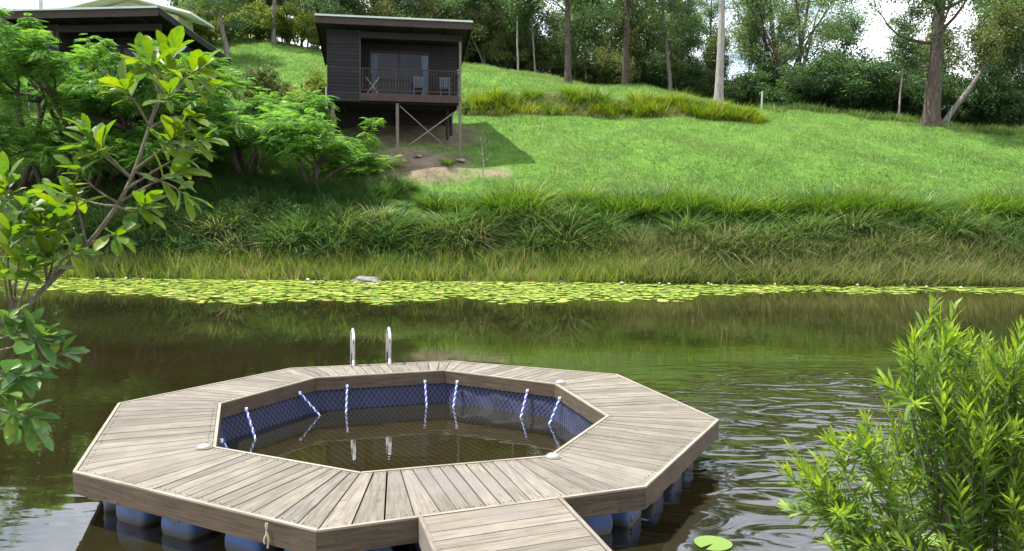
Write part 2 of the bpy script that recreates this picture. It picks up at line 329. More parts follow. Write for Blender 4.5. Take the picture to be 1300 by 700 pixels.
def mesh_np(name, V, F, tint=None, smooth=False):
    """V (n,3) verts, F (m,k) faces with a constant k"""
    V = np.ascontiguousarray(V, dtype=np.float32); F = np.ascontiguousarray(F, dtype=np.int32)
    k = F.shape[1]
    me = bpy.data.meshes.new(name)
    me.vertices.add(len(V)); me.vertices.foreach_set('co', V.ravel())
    me.loops.add(F.size); me.loops.foreach_set('vertex_index', F.ravel())
    me.polygons.add(len(F)); me.polygons.foreach_set('loop_start', np.arange(0, F.size, k, dtype=np.int32))
    if smooth:
        me.polygons.foreach_set('use_smooth', np.ones(len(F), dtype=bool))
    if tint is not None:
        a = me.attributes.new('tint', 'FLOAT', 'POINT'); a.data.foreach_set('value', np.ascontiguousarray(tint, dtype=np.float32))
    me.update(calc_edges=True)
    return me


def tag(o, label=None, cat=None, group=None, kind=None):
    if label: o['label'] = label
    if cat: o['category'] = cat
    if group: o['group'] = group
    if kind: o['kind'] = kind
    return o


def link(name, me, material=None, parent=None, loc=None, rotz=None):
    o = bpy.data.objects.new(name, me); C.objects.link(o)
    if material is not None and me is not None and not me.materials:
        me.materials.append(MT[material])
    if parent is not None: o.parent = parent
    if loc is not None: o.location = [float(v) for v in loc]
    if rotz is not None: o.rotation_euler = (0, 0, rotz)
    return o


def empty(name, loc, rotz=0.0):
    o = bpy.data.objects.new(name, None); C.objects.link(o); o.location = [float(v) for v in loc]; o.rotation_euler = (0, 0, rotz)
    o.empty_display_size = 0.2
    return o


def kids(o):
    return [c for c in KIDS.get(o.name, [])]


KIDS = {}


def copy_tree(o, parent=None):
    c = o.copy(); C.objects.link(c)
    if parent is not None: c.parent = parent
    for ch in list(o.children): copy_tree(ch, c)
    return c


class MB:
    """collects boxes, prisms and tubes for one mesh"""

    def __init__(s): s.v = []; s.f = []

    def quadmesh(s, V, F):
        b = len(s.v); s.v += [tuple(map(float, p)) for p in V]; s.f += [tuple(int(i) + b for i in f) for f in F]; return s

    def box(s, x0, x1, y0, y1, z0, z1):
        V = [(x0, y0, z0), (x1, y0, z0), (x1, y1, z0), (x0, y1, z0), (x0, y0, z1), (x1, y0, z1), (x1, y1, z1), (x0, y1, z1)]
        return s.quadmesh(V, [(0, 3, 2, 1), (4, 5, 6, 7), (0, 1, 5, 4), (1, 2, 6, 5), (2, 3, 7, 6), (3, 0, 4, 7)])

    def prism(s, poly, z0, z1, bev=0.0):
        """vertical prism over a convex polygon (counter-clockwise), optional softened top edge"""
        n = len(poly); P = np.array([p[:2] for p in poly], float); cen = P.mean(0)
        rings = [(P, z0), (P, z1 - bev)]
        if bev:
            d = P - cen; L = np.linalg.norm(d, axis=1, keepdims=True); rings.append((P - d / L * bev * 1.3, z1))
        V = []
        for q, z in rings: V += [(a, b, z) for a, b in q]
        F = [tuple(range(n - 1, -1, -1)), tuple(range(n * (len(rings) - 1), n * len(rings)))]
        for r in range(len(rings) - 1):
            for i in range(n):
                j = (i + 1) % n; F.append((r * n + i, r * n + j, (r + 1) * n + j, (r + 1) * n + i))
        return s.quadmesh(V, F)

    def tube(s, pts, rad, sides=8, cap=True):
        V, F = tube_np(pts, rad, sides)
        b = len(s.v)
        s.quadmesh(V, F)
        if cap:
            s.f.append(tuple(b + i for i in range(sides - 1, -1, -1))); s.f.append(tuple(b + len(V) - sides + i for i in range(sides)))
        return s

    def build(s, name, material, parent=None, loc=None, rotz=None, smooth=False):
        me = bpy.data.meshes.new(name); me.from_pydata(s.v, [], s.f)
        if smooth:
            for p in me.polygons: p.use_smooth = True
        me.update()
        return link(name, me, material, parent, loc, rotz)


def tube_np(pts, rad, sides=7):
    P = np.asarray(pts, float); n = len(P)
    r = np.full(n, rad) if np.isscalar(rad) else np.asarray(rad, float)
    T = np.gradient(P, axis=0); T /= np.linalg.norm(T, axis=1, keepdims=True) + 1e-9
    ref = np.array([0.31, 0.17, 0.93]) if abs(T[0] @ np.array([0, 0, 1])) < .8 else np.array([1, 0.1, 0])
    V = np.zeros((n, sides, 3)); a = np.arange(sides) * 2 * PI / sides
    u = np.cross(T[0], ref); u /= np.linalg.norm(u)
    for i in range(n):
        u = u - T[i] * (u @ T[i]); u /= np.linalg.norm(u) + 1e-9
        w = np.cross(T[i], u)
        V[i] = P[i] + r[i] * (np.cos(a)[:, None] * u + np.sin(a)[:, None] * w)
    F = []
    for i in range(n - 1):
        for j in range(sides):
            k = (j + 1) % sides
            F.append((i * sides + j, i * sides + k, (i + 1) * sides + k, (i + 1) * sides + j))
    return V.reshape(-1, 3), np.array(F)


def merge(parts):
    V = []; F = []; b = 0
    for v, f in parts:
        V.append(v); F.append(np.asarray(f) + b); b += len(v)
    return np.concatenate(V), np.concatenate(F)


def unit(a):
    return a / (np.linalg.norm(a, axis=-1, keepdims=True) + 1e-9)


def leaves(P, A, Nn, L, W, fold=0.15):
    """one small 4-vertex folded leaf per row: base P, axis A, face normal Nn, length L, width W"""
    A = unit(A); Sd = unit(np.cross(A, Nn)); Nn = np.cross(Sd, A)
    L = np.asarray(L)[:, None]; W = np.asarray(W)[:, None]
    mid = P + A * L * 0.45
    V = np.stack([P, mid + Sd * W * .5 + Nn * W * fold, P + A * L, mid - Sd * W * .5 + Nn * W * fold], 1)
    b = np.arange(len(P))[:, None] * 4
    F = np.concatenate([b + [0, 1, 2], b + [0, 2, 3]], 1).reshape(-1, 3)
    return V.reshape(-1, 3), F


def blades(P, az, L, lean, droop, W, segs=3):
    """arching grass blades: ribbons from P leaning towards az"""
    n = len(P); t = np.linspace(0, 1, segs + 1)[None, :, None]
    hd = np.stack([np.cos(az), np.sin(az), 0 * az], 1)[:, None, :]
    L3 = L[:, None, None]; le = lean[:, None, None]; dr = droop[:, None, None]
    up = np.array([0, 0, 1.0])
    Q = P[:, None, :] + hd * (np.sin(le) * t + dr * t ** 2 * .8) * L3 + up * (np.cos(le) * t - dr * t ** 2 * .75) * L3
    fz = az + R.uniform(-1.2, 1.2, n) + PI / 2
    sd_ = np.stack([np.cos(fz), np.sin(fz), 0 * az], 1)[:, None, :]
    w = (W[:, None, None]) * (1 - t ** 1.6) * .5
    a = Q[:, :-1] - sd_ * w[:, :-1]; b = Q[:, :-1] + sd_ * w[:, :-1]
    V = np.concatenate([np.stack([a, b], 2).reshape(n, -1, 3), Q[:, -1:]], 1)   # 2*segs+1 verts
    k = 2 * segs + 1; f = []
    for i in range(segs - 1):
        f += [(2 * i, 2 * i + 1, 2 * i + 3), (2 * i, 2 * i + 3, 2 * i + 2)]
    f.append((2 * segs - 2, 2 * segs - 1, 2 * segs))
    F = (np.arange(n)[:, None, None] * k + np.array(f)[None]).reshape(-1, 3)
    return V.reshape(-1, 3), F, k


# ------------------------------------------------------------------ terrain
ROWS = np.array([-60, -8, 0, 2.2, 3.0, 3.7, 5, 10, 20, 24, 26, 27.3, 28, 29.5, 30.6, 31.5, 32.3, 33.5, 37, 44, 45, 46, 48, 54, 60, 80, 120, 400.])
NEAR = [3.0, 1.2, 0.72, 0.5, 0.25, -0.05, -0.9, -1.5, -1.5, -1.0, -0.35, 0.0, .35, 1.4, 2.0, 2.3, 2.7, 3.15]
COLS = np.array([-0.533, -0.339, -0.048, 0.145, 0.339, 0.63])
TAIL = np.array([
    [5.2, 8.0, 8.3, 8.9, 9.8, 12.5, 15.0, 20, 30, 40],
    [5.1, 7.8, 8.1, 8.8, 9.6, 12.0, 14.4, 19, 28, 36],
    [5.0, 7.5, 7.7, 8.8, 9.4, 11.4, 12.9, 14, 13, 12],
    [4.85, 7.3, 7.5, 8.6, 9.2, 10.6, 11.1, 11.6, 11.6, 9],
    [4.7, 7.0, 7.4, 7.8, 8.3, 8.7, 8.9, 9.5, 10, 9],
    [4.1, 6.2, 6.5, 6.8, 7.2, 7.5, 7.7, 8.5, 9, 8]])
HT = np.concatenate([np.tile(NEAR, (6, 1)), TAIL], 1)


def ground_z(X, Y):
    X = np.asarray(X, float); Y = np.asarray(Y, float)
    X, Y = np.broadcast_arrays(X, Y)
    u = X / np.maximum(Y, 12.0)
    rows = np.stack([np.interp(Y, ROWS, HT[i]) for i in range(6)], -1)
    ui = np.clip(np.interp(u, COLS, np.arange(6.)), 0, 4.9999)
    i0 = ui.astype(int); f = ui - i0; f = f * f * (3 - 2 * f)
    z = np.take_along_axis(rows, i0[..., None], -1)[..., 0] * (1 - f) + np.take_along_axis(rows, i0[..., None] + 1, -1)[..., 0] * f
    amp = np.clip((Y - 28) / 6, 0, 1)
    z = z + amp * (.09 * np.sin(X * .9 + 1.3 * np.sin(Y * .5)) + .07 * np.sin(Y * 1.1 + X * .33) + .04 * np.sin(X * 2.3 - Y * 1.7))
    return z


def gpt(px, Y, dz=0.0):
    """ground point below photo column px at distance Y"""
    X = (px - 650) / FPX * Y * 0.999
    X += -0.0092 * 0
    return np.array([X, Y, float(ground_z(X, Y)) + dz])


xs = np.concatenate([np.linspace(-400, -70, 12), np.arange(-64, -30, 2.5), np.arange(-30, 36, .55), np.arange(36, 70, 2.5), np.linspace(74, 400, 12)])
ys = np.concatenate([np.linspace(-60, -4, 8), np.arange(-2, 6, .5), np.arange(6, 25, 1.5), np.arange(25, 62, .4), np.arange(63, 100, 3), np.linspace(104, 400, 12)])
GX, GY = np.meshgrid(xs, ys)
GZ = ground_z(GX, GY)
nx, ny = len(xs), len(ys)
I = np.arange(nx * ny).reshape(ny, nx)
Fq = np.stack([I[:-1, :-1], I[:-1, 1:], I[1:, 1:], I[1:, :-1]], -1).reshape(-1, 4)
me = mesh_np('ground', np.stack([GX, GY, GZ], -1).reshape(-1, 3), Fq, smooth=True)


def bare_mask(X, Y):
    b = np.zeros_like(X)
    for (bx, by, rx, ry, a) in ((-4.4, 35.6, 3.6, 2.5, .74), (-6.5, 34.4, 3.0, 1.4, .45), (-.8, 35.2, 1.6, .8, .6), (-5.0, 40, 4.2, 3.5, .75),
                                (-17, 40, 4, 4, .5), (18.5, 36, 3, 1.0, .35)):
        b = np.maximum(b, a * np.exp(-(((X - bx) / rx) ** 2 + ((Y - by) / ry) ** 2)))
    b = np.maximum(b, np.where(Y < 28, .9, 0))
    return b


a = me.attributes.new('bare', 'FLOAT', 'POINT'); a.data.foreach_set('value', bare_mask(GX, GY).astype(np.float32).ravel())
tag(link('ground', me, 'ground'), kind='structure')

wx = np.linspace(-220, 220, 3); wy = np.array([2.6, 15, 28.2])
WX, WY = np.meshgrid(wx, wy); I = np.arange(9).reshape(3, 3)
me = mesh_np('water', np.stack([WX, WY, 0 * WX], -1).reshape(-1, 3), np.stack([I[:-1, :-1], I[:-1, 1:], I[1:, 1:], I[1:, :-1]], -1).reshape(-1, 4))
tag(link('water', me, 'water'), kind='structure')

# ------------------------------------------------------------------ floating octagonal deck
ZD = 0.39
OUT = np.array([(-3.28, 5.955), (-3.985, 8.12), (-2.76, 10.03), (-0.80, 10.62), (1.30, 9.83), (2.0, 7.67), (0.985, 5.74), (-1.19, 4.87)])
INN = np.array([(-2.45, 6.63), (-2.95, 8.15), (-2.30, 9.46), (-0.83, 9.97), (0.50, 9.24), (0.93, 7.78), (0.31, 6.47), (-1.13, 6.01)])
DC = OUT.mean(0)
deck = empty('floating_deck', (DC[0], DC[1], 0))
tag(deck, 'weathered grey octagonal timber deck floating on blue drums around a swimming hole', 'deck')
FT = 0.026           # fascia thickness
FH = 0.165


def local(p): return np.asarray(p) - DC


def board(poly, z0, z1, name, material, parent, org, axis, bev=0.003):
    """a board as its own object, its X axis along the grain"""
    ang = math.atan2(axis[1], axis[0]); c, s = math.cos(-ang), math.sin(-ang)
    P = np.array(poly) - org
    P = np.stack([P[:, 0] * c - P[:, 1] * s, P[:, 0] * s + P[:, 1] * c], 1)
    a2 = np.sum(P[:, 0] * np.roll(P[:, 1], -1) - np.roll(P[:, 0], -1) * P[:, 1])
    if a2 < 0: P = P[::-1]
    o = MB().prism(P, 0, z1 - z0, bev).build(name, material, parent)
    return o, ang


def shrink(a, b, g):
    d = (b - a) / np.linalg.norm(b - a); return a + d * g, b - d * g


screws = MB()
for k in range(8):
    k2 = (k + 1) % 8
    o0, o1, i0, i1 = OUT[k], OUT[k2], INN[k], INN[k2]
    # boards stop against the fascia boards
    on = unit(np.array([-(o1 - o0)[1], (o1 - o0)[0]])); on = on if on @ (o0 - DC) < 0 else -on     # pointing inwards
    o0b, o1b = o0 + on * FT / math.cos(PI / 8) * 1.0, o1 + on * FT
    dirc0 = unit(DC - o0); dirc1 = unit(DC - o1)
    o0b, o1b = o0 + dirc0 * (FT + .004) / math.cos(PI / 8), o1 + dirc1 * (FT + .004) / math.cos(PI / 8)
    i0b, i1b = i0 - dirc0 * (FT + .004) / math.cos(PI / 8), i1 - dirc1 * (FT + .004) / math.cos(PI / 8)
    nb, nm = 15, 7
    Li, Lo = np.linalg.norm(i1b - i0b), np.linalg.norm(o1b - o0b)
    wm = 0.108
    side = (nb - nm) / 2
    wi = np.concatenate([np.full(4, (Li - nm * wm) / 8), np.full(nm, wm), np.full(4, (Li - nm * wm) / 8)])
    wo_ = np.concatenate([np.full(4, (Lo - nm * wm) / 8), np.full(nm, wm), np.full(4, (Lo - nm * wm) / 8)])
    jit = R.uniform(.86, 1.14, nb); wi = wi * jit; wo_ = wo_ * jit
    ti = np.concatenate([[0], np.cumsum(wi)]) / wi.sum(); to = np.concatenate([[0], np.cumsum(wo_)]) / wo_.sum()
    for j in range(nb):
        a, b = o0b + (o1b - o0b) * to[j], o0b + (o1b - o0b) * to[j + 1]
        c, d = i0b + (i1b - i0b) * ti[j], i0b + (i1b - i0b) * ti[j + 1]
        g = R.uniform(.003, .0065)
        a, b = shrink(a, b, g); c, d = shrink(c, d, g * R.uniform(.6, 1.6))
        for (e0, e1, f0, f1) in ((a, b, c, d), (c, d, a, b)):      # two screws at each end
            for w in (.22, .78):
                q = e0 + (e1 - e0) * w; q2 = f0 + (f1 - f0) * w; q = local(q + unit(q2 - q) * R.uniform(.03, .045))
                screws.prism([(q[0] + .0052 * math.cos(h * PI / 3), q[1] + .0052 * math.sin(h * PI / 3)) for h in range(6)], ZD, ZD + .0028)
        cen = (a + b + c + d) / 4
        o, ang = board([a, b, d, c], ZD - .024, ZD, 'plank', 'deck', deck, cen, (c + d) / 2 - (a + b) / 2)
        o.location = (*local(cen), ZD - .024 + R.uniform(-.0015, .0015)); o.rotation_euler = (R.uniform(-.004, .004), 0, ang)
    # fascia boards: outer and inner faces, mitred at the corners
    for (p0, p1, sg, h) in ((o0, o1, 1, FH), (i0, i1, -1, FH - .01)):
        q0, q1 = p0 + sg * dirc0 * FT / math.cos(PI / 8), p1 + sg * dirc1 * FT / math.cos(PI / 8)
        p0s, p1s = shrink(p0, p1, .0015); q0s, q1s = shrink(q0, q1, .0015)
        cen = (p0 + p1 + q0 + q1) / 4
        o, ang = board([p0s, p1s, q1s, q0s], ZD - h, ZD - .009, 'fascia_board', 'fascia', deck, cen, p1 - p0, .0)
        e_, _a = board([p0s, p1s, q1s, q0s], ZD - .009, ZD + .004, 'worn_lit_edge', 'fascia_lit_top', deck, cen, p1 - p0, .003)
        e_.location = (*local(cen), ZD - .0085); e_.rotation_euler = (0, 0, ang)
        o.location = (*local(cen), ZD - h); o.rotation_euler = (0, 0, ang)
    # joists below the boards
    mb = MB()
    for t in (.12, .5, .88):
        oo, ii = o0b + (o1b - o0b) * t, i0b + (i1b - i0b) * t
        ax = unit(ii - oo); sd_ = np.array([-ax[1], ax[0]]) * .022
        mb.prism([local(oo + sd_), local(oo - sd_), local(ii - sd_), local(ii + sd_)][::-1], ZD - .14, ZD - .03)
    mb.build('joist', 'subframe', deck)

tag(screws.build('screw_heads', 'subframe', deck), kind='stuff')

# blue drums lying under the rim, one end facing out


def drum_mesh():
    mb = MB()
    prof = [(0.0, .0), (.13, .0), (.15, .004), (.165, .02), (.172, .05), (.172, .16), (.178, .18), (.172, .2), (.172, .28), (.178, .30), (.172, .32), (.172, .42), (.165, .45), (.13, .47), (0.0, .47)]
    n = 20; V = []; F = []
    for (r, x) in prof:
        for i in range(n):
            a_ = 2 * PI * i / n; V.append((x, r * math.cos(a_), r * math.sin(a_)))
    for p in range(len(prof) - 1):
        for i in range(n):
            j = (i + 1) % n; F.append((p * n + i, p * n + j, (p + 1) * n + j, (p + 1) * n + i))
    mb.quadmesh(V, F)
    mb.tube([(-.008, .08, .06), (.01, .08, .06)], .026, 10)
    return mb


dm = None
for k in range(8):
    k2 = (k + 1) % 8; o0, o1 = OUT[k], OUT[k2]
    e = unit(o1 - o0); inn = np.array([-e[1], e[0]]); inn = inn if inn @ (DC - o0) > 0 else -inn
    n_ = 4
    for j in range(n_):
        p = o0 + (o1 - o0) * (.13 + .72 * (j + R.uniform(-.08, .08)) / (n_ - 1)) + inn * ((.07 if k in (2, 3) else .17) + R.uniform(0, .02))
        if dm is None:
            o = drum_mesh().build('float_drum', 'drum', deck, smooth=True); dm = o
        else:
            o = dm.copy(); C.objects.link(o); o.parent = deck
        o.location = (*local(p), .062 + R.uniform(-.01, .012)); o.rotation_euler = (R.uniform(0, 6), 0, math.atan2(inn[1], inn[0]))

# frayed rope end hanging from the front left fascia
p = OUT[7] + (OUT[0] - OUT[7]) * .17; nrm = unit(np.array([(OUT[0] - OUT[7])[1], -(OUT[0] - OUT[7])[0]])); nrm = nrm if nrm @ (p - DC) > 0 else -nrm
mb = MB()
q = local(p + nrm * .012)
for s2 in (-.012, 0.006, .012):
    pts = [(q[0] + s2 * t * 1.2 + .006 * math.sin(t * 9 + s2 * 200), q[1] - .005 * t, ZD - .02 - .15 * t * (1 + s2 * 8)) for t in np.linspace(0, 1, 8)]
    mb.tube(pts, .0045, 5)
mb.build('rope_tail', 'rope_tan', deck)

# swim ladder bolted to the back edge
lp = np.array([(-2.006, 10.235), (-1.566, 10.375)])
lad = empty('swim_ladder', (*lp.mean(0), ZD))
tag(lad, 'stainless steel swim ladder with two hooped handrails on the far edge of the deck', 'ladder')
ed = unit(OUT[3] - OUT[2]); onrm = np.array([-ed[1], ed[0]]); onrm = onrm if onrm @ (OUT[3] - DC) > 0 else -onrm
back_d = np.array([onrm[0], onrm[1]]) * .24
for p in lp:
    q = p - lp.mean(0); pts = [(q[0], q[1], 0.0)]
    for t in np.linspace(0, PI, 11):
        off = back_d * (1 - math.cos(t)) / 2
        pts.append((q[0] + off[0], q[1] + off[1], .34 + .11 * math.sin(t)))
    pts.append((q[0] + back_d[0], q[1] + back_d[1], -1.15))
    h = MB().tube(pts, .021, 10).build('handrail', 'steel', lad, smooth=True)
    MB().tube([(q[0], q[1], .001), (q[0], q[1], .012)], .045, 12).build('flange', 'steel', h)
for z in (-.55, -.85, -1.1):
    a, b = lp[0] - lp.mean(0) + back_d, lp[1] - lp.mean(0) + back_d
    MB().tube([(a[0], a[1], z), (b[0], b[1], z)], .02, 8).build('rung', 'steel', lad)

# frosted domes on the deck by the inner corners
for (x, y, lb) in ((-2.535, 6.60, 'small frosted dome light on the deck at the left inner corner of the pool'),
                   (.345, 6.43, 'small frosted dome light on the deck at the front right inner corner of the pool'),
                   (.575, 9.30, 'small frosted dome light on the deck at the far right inner corner of the pool')):
    t = empty('deck_light', (x, y, ZD + .0045)); tag(t, lb, 'light', 'dome lights on the deck')
    mb = MB(); n = 16; V = []; F = []
    prof = [(.058, 0), (.06, .004), (.05, .017), (.034, .026), (.016, .030), (.0, .031)]
    for (r, z) in prof:
        for i in range(n): V.append((r * math.cos(2 * PI * i / n), r * math.sin(2 * PI * i / n), z))
    for q in range(len(prof) - 1):
        for i in range(n): F.append((q * n + i, q * n + (i + 1) % n, (q + 1) * n + (i + 1) % n, (q + 1) * n + i))
    mb.quadmesh(V, F).build('dome', 'cap', t, smooth=True)
    MB().tube([(0, 0, 0), (0, 0, .004)], .066, 18).build('base_ring', 'cap', t)

# net bag hanging inside the opening
IC = INN.mean(0)
net = empty('safety_net', (IC[0], IC[1], ZD - .12))
tag(net, 'navy blue knotted net bag hanging inside the octagonal swimming opening', 'net')
mb = MB(); cords = []
zt, zb = ZD - .13, -.42
for k in range(8):
    k2 = (k + 1) % 8
    def ring(p, off): return p + unit(p - IC) * off
    tA, tB = ring(INN[k], .045), ring(INN[k2], .045)
    bA, bB = ring(INN[k], -.16), ring(INN[k2], -.16)
    g = 10; m_ = 5
    V = []; F = []
    for v in range(m_ + 1):
        for u in range(g + 1):
            t = u / g; w = v / m_
            P = (tA + (tB - tA) * t) * (1 - w) + (bA + (bB - bA) * t) * w
            sag = .012 * math.sin(u * 1.9 + v * 1.3) * min(1, v)
            V.append((P[0] - IC[0] + sag, P[1] - IC[1] + sag, zt + (zb - zt) * w - (ZD - .12)))
    for v in range(m_):
        for u in range(g):
            F.append((v * (g + 1) + u, v * (g + 1) + u + 1, (v + 1) * (g + 1) + u + 1, (v + 1) * (g + 1) + u))
    mb.quadmesh(V, F)
    # knotted cords, 8 mm proud of the cloth
    L = np.linalg.norm(tB - tA); ncord = int(L / .062); rise = .55 / L
    nn = unit(IC - (tA + tB) / 2) * .010

    def P3(t, w):
        P = (tA + (tB - tA) * t) * (1 - w) + (bA + (bB - bA) * t) * w + nn - IC
        return np.array([P[0], P[1], zt + (zb - zt) * w - (ZD - .12)])
    for sgn in (1, -1):
        for q in range(-int(ncord * .5), int(ncord * 1.5)):
            ta = q / ncord; tb = ta + sgn * rise
            wa, wb = 0.0, 1.0
            # clip to 0..1
            lo, hi = 0.0, 1.0
            d_ = tb - ta
            l1, l2 = (0 - ta) / d_, (1 - ta) / d_
            lo, hi = max(0, min(l1, l2)), min(1, max(l1, l2))
            if hi - lo < .03: continue
            a, b = P3(ta + d_ * lo, lo), P3(ta + d_ * hi, hi)
            cords.append((a, b))
mb.build('net_cloth', 'liner', net)


def ribbons(segs, w, nrm=None):
    A = np.array([s[0] for s in segs]); B = np.array([s[1] for s in segs]); d = unit(B - A)
    ref = np.tile(np.array([0, 0, 1.0]), (len(A), 1)) if nrm is None else np.tile(nrm, (len(A), 1))
    cenv = unit(-(A + B) / 2 * np.array([1, 1, 0])) if nrm is None else ref
    sd_ = unit(np.cross(d, cenv)) * w / 2
    V = np.stack([A - sd_, A + sd_, B + sd_, B - sd_], 1).reshape(-1, 3)
    F = np.arange(len(V)).reshape(-1, 4)
    return V, F


V, F = ribbons(cords, .0036)
tag(link('knotted_cord', mesh_np('knotted_cord', V, F), 'cord', net), kind='stuff')
fl = []
for ang in (math.radians(33), math.radians(123)):
    d = np.array([math.cos(ang), math.sin(ang)]); e = np.array([-d[1], d[0]])
    for q in np.arange(-1.3, 1.3, .075):
        h = math.sqrt(max(0, 1.32 ** 2 - q * q))
        if h > .1:
            a, b = e * q - d * h, e * q + d * h
            fl.append(((a[0], a[1], -.075 - (ZD - .12)), (b[0], b[1], -.075 - (ZD - .12))))
V, F = ribbons(fl, .008, np.array([0, 0, 1.0]))
tag(link('floor_netting', mesh_np('floor_netting', V, F), 'cord_pale', net), kind='stuff')

# white and blue ropes tied from the inner fascia down to the net
RB = [((1, 2, .0), None)]
tops = [(-2.63, 7.22, -2.52, 7.40), (-2.79, 8.40, -2.62, 8.22), (-2.43, 9.19, -2.18, 9.22), (-1.96, 9.57, -1.93, 9.37),
        (-1.06, 9.88, -1.02, 9.72), (-.66, 9.86, -.70, 9.68), (.20, 9.40, .11, 9.22), (.56, 9.02, .42, 8.92)]
names = ['lowest rope at the left, nearest the left dome light', 'second rope from the left, on the left side of the pool', 'third rope from the left, close to the far left corner',
         'rope hanging straight down below the left handrail', 'rope just left of the far corner of the pool', 'rope just right of the far corner of the pool',
         'rope on the sunlit far right board', 'rightmost rope beside the far right dome light']
for (x0, y0, x1, y1), nm_ in zip(tops, names):
    a = np.array([x0, y0, ZD - .115]); b = np.array([x1, y1, -.03])
    a = a + np.array([*(unit(IC - a[:2]) * .012), 0])
    t = empty('tie_rope', a); tag(t, 'blue and white twisted ' + nm_, 'rope', 'ropes tying the net to the deck')
    d = b - a; n = 26
    u = unit(np.cross(d, [0.3, .2, .9])); w = unit(np.cross(d, u))
    for ph, m_, r_ in ((0, 'rope', .0065), (PI, 'rope_blue', .0075)):
        pts = []
        for q in np.linspace(0, 1, n):
            an = q * 2 * PI * 4.5 + ph
            pts.append(d * q + (u * math.cos(an) + w * math.sin(an)) * .0075)
        MB().tube(pts, r_, 6).build('strand', m_, t, smooth=True)
    MB().tube([(0, 0, .012), (0, 0, -.018)], [.017, .015], 8).build('knot', 'rope', t)

# ------------------------------------------------------------------ gangway to the bank
GA, GB = np.array([-.595, 5.13]), np.array([.352, 5.515])          # where it meets the deck
ax = unit(np.array([.262, -.965])); sdv = unit(GB - GA)
# the walkway runs slightly askew to the deck side
glen = 3.1
gang = empty('gangway', (*((GA + GB) / 2), 0)); GO = (GA + GB) / 2
tag(gang, 'short weathered timber gangway leading from the deck towards the near bank', 'gangway')
wg = np.linalg.norm(GB - GA) / 2
y = 0.03; 
while y < glen:
    w = .132 * R.uniform(.94, 1.06)
    a, b = GO + ax * y - sdv * (wg - .03), GO + ax * y + sdv * (wg - .03)
    c, d = a + ax * (w - .007), b + ax * (w - .007 + R.uniform(-.002, .002))
    cen = (a + b + c + d) / 4
    o, ang = board([a, b, d, c], 0, .028, 'plank', 'gang', gang, cen, sdv)
    o.location = (*(cen - GO), ZD - .026 + R.uniform(-.0015, .0015)); o.rotation_euler = (0, 0, ang)
    y += w
for sg in (-1, 1):
    p0, p1 = GO + sdv * sg * wg, GO + sdv * sg * wg + ax * glen
    q0, q1 = p0 - sdv * sg * .026, p1 - sdv * sg * .026
    cen = (p0 + p1) / 2 
    o, ang = board([p0, p1, q1, q0], 0, .174, 'side_rail', 'gang', gang, cen, ax, .003)
    o.location = (*(cen - GO), ZD - .165); o.rotation_euler = (0, 0, ang)
mb = MB()
for t in (.6, 1.5, 2.5):
    a, b = ax * t - sdv * (wg - .05), ax * t + sdv * (wg - .05)
    e = ax * .022
    mb.prism([a - e, b - e, b + e, a + e], ZD - .15, ZD - .03)
mb.build('joist', 'subframe', gang)
for sg in (-1, 1):
    for t in (1.9, 2.95):
        p = ax * t + sdv * sg * (wg - .09)
        MB().tube([(p[0], p[1], -1.2), (p[0], p[1], ZD - .032)], .05, 10).build('pile', 'post', gang)

# ------------------------------------------------------------------ timber cabins on stilts


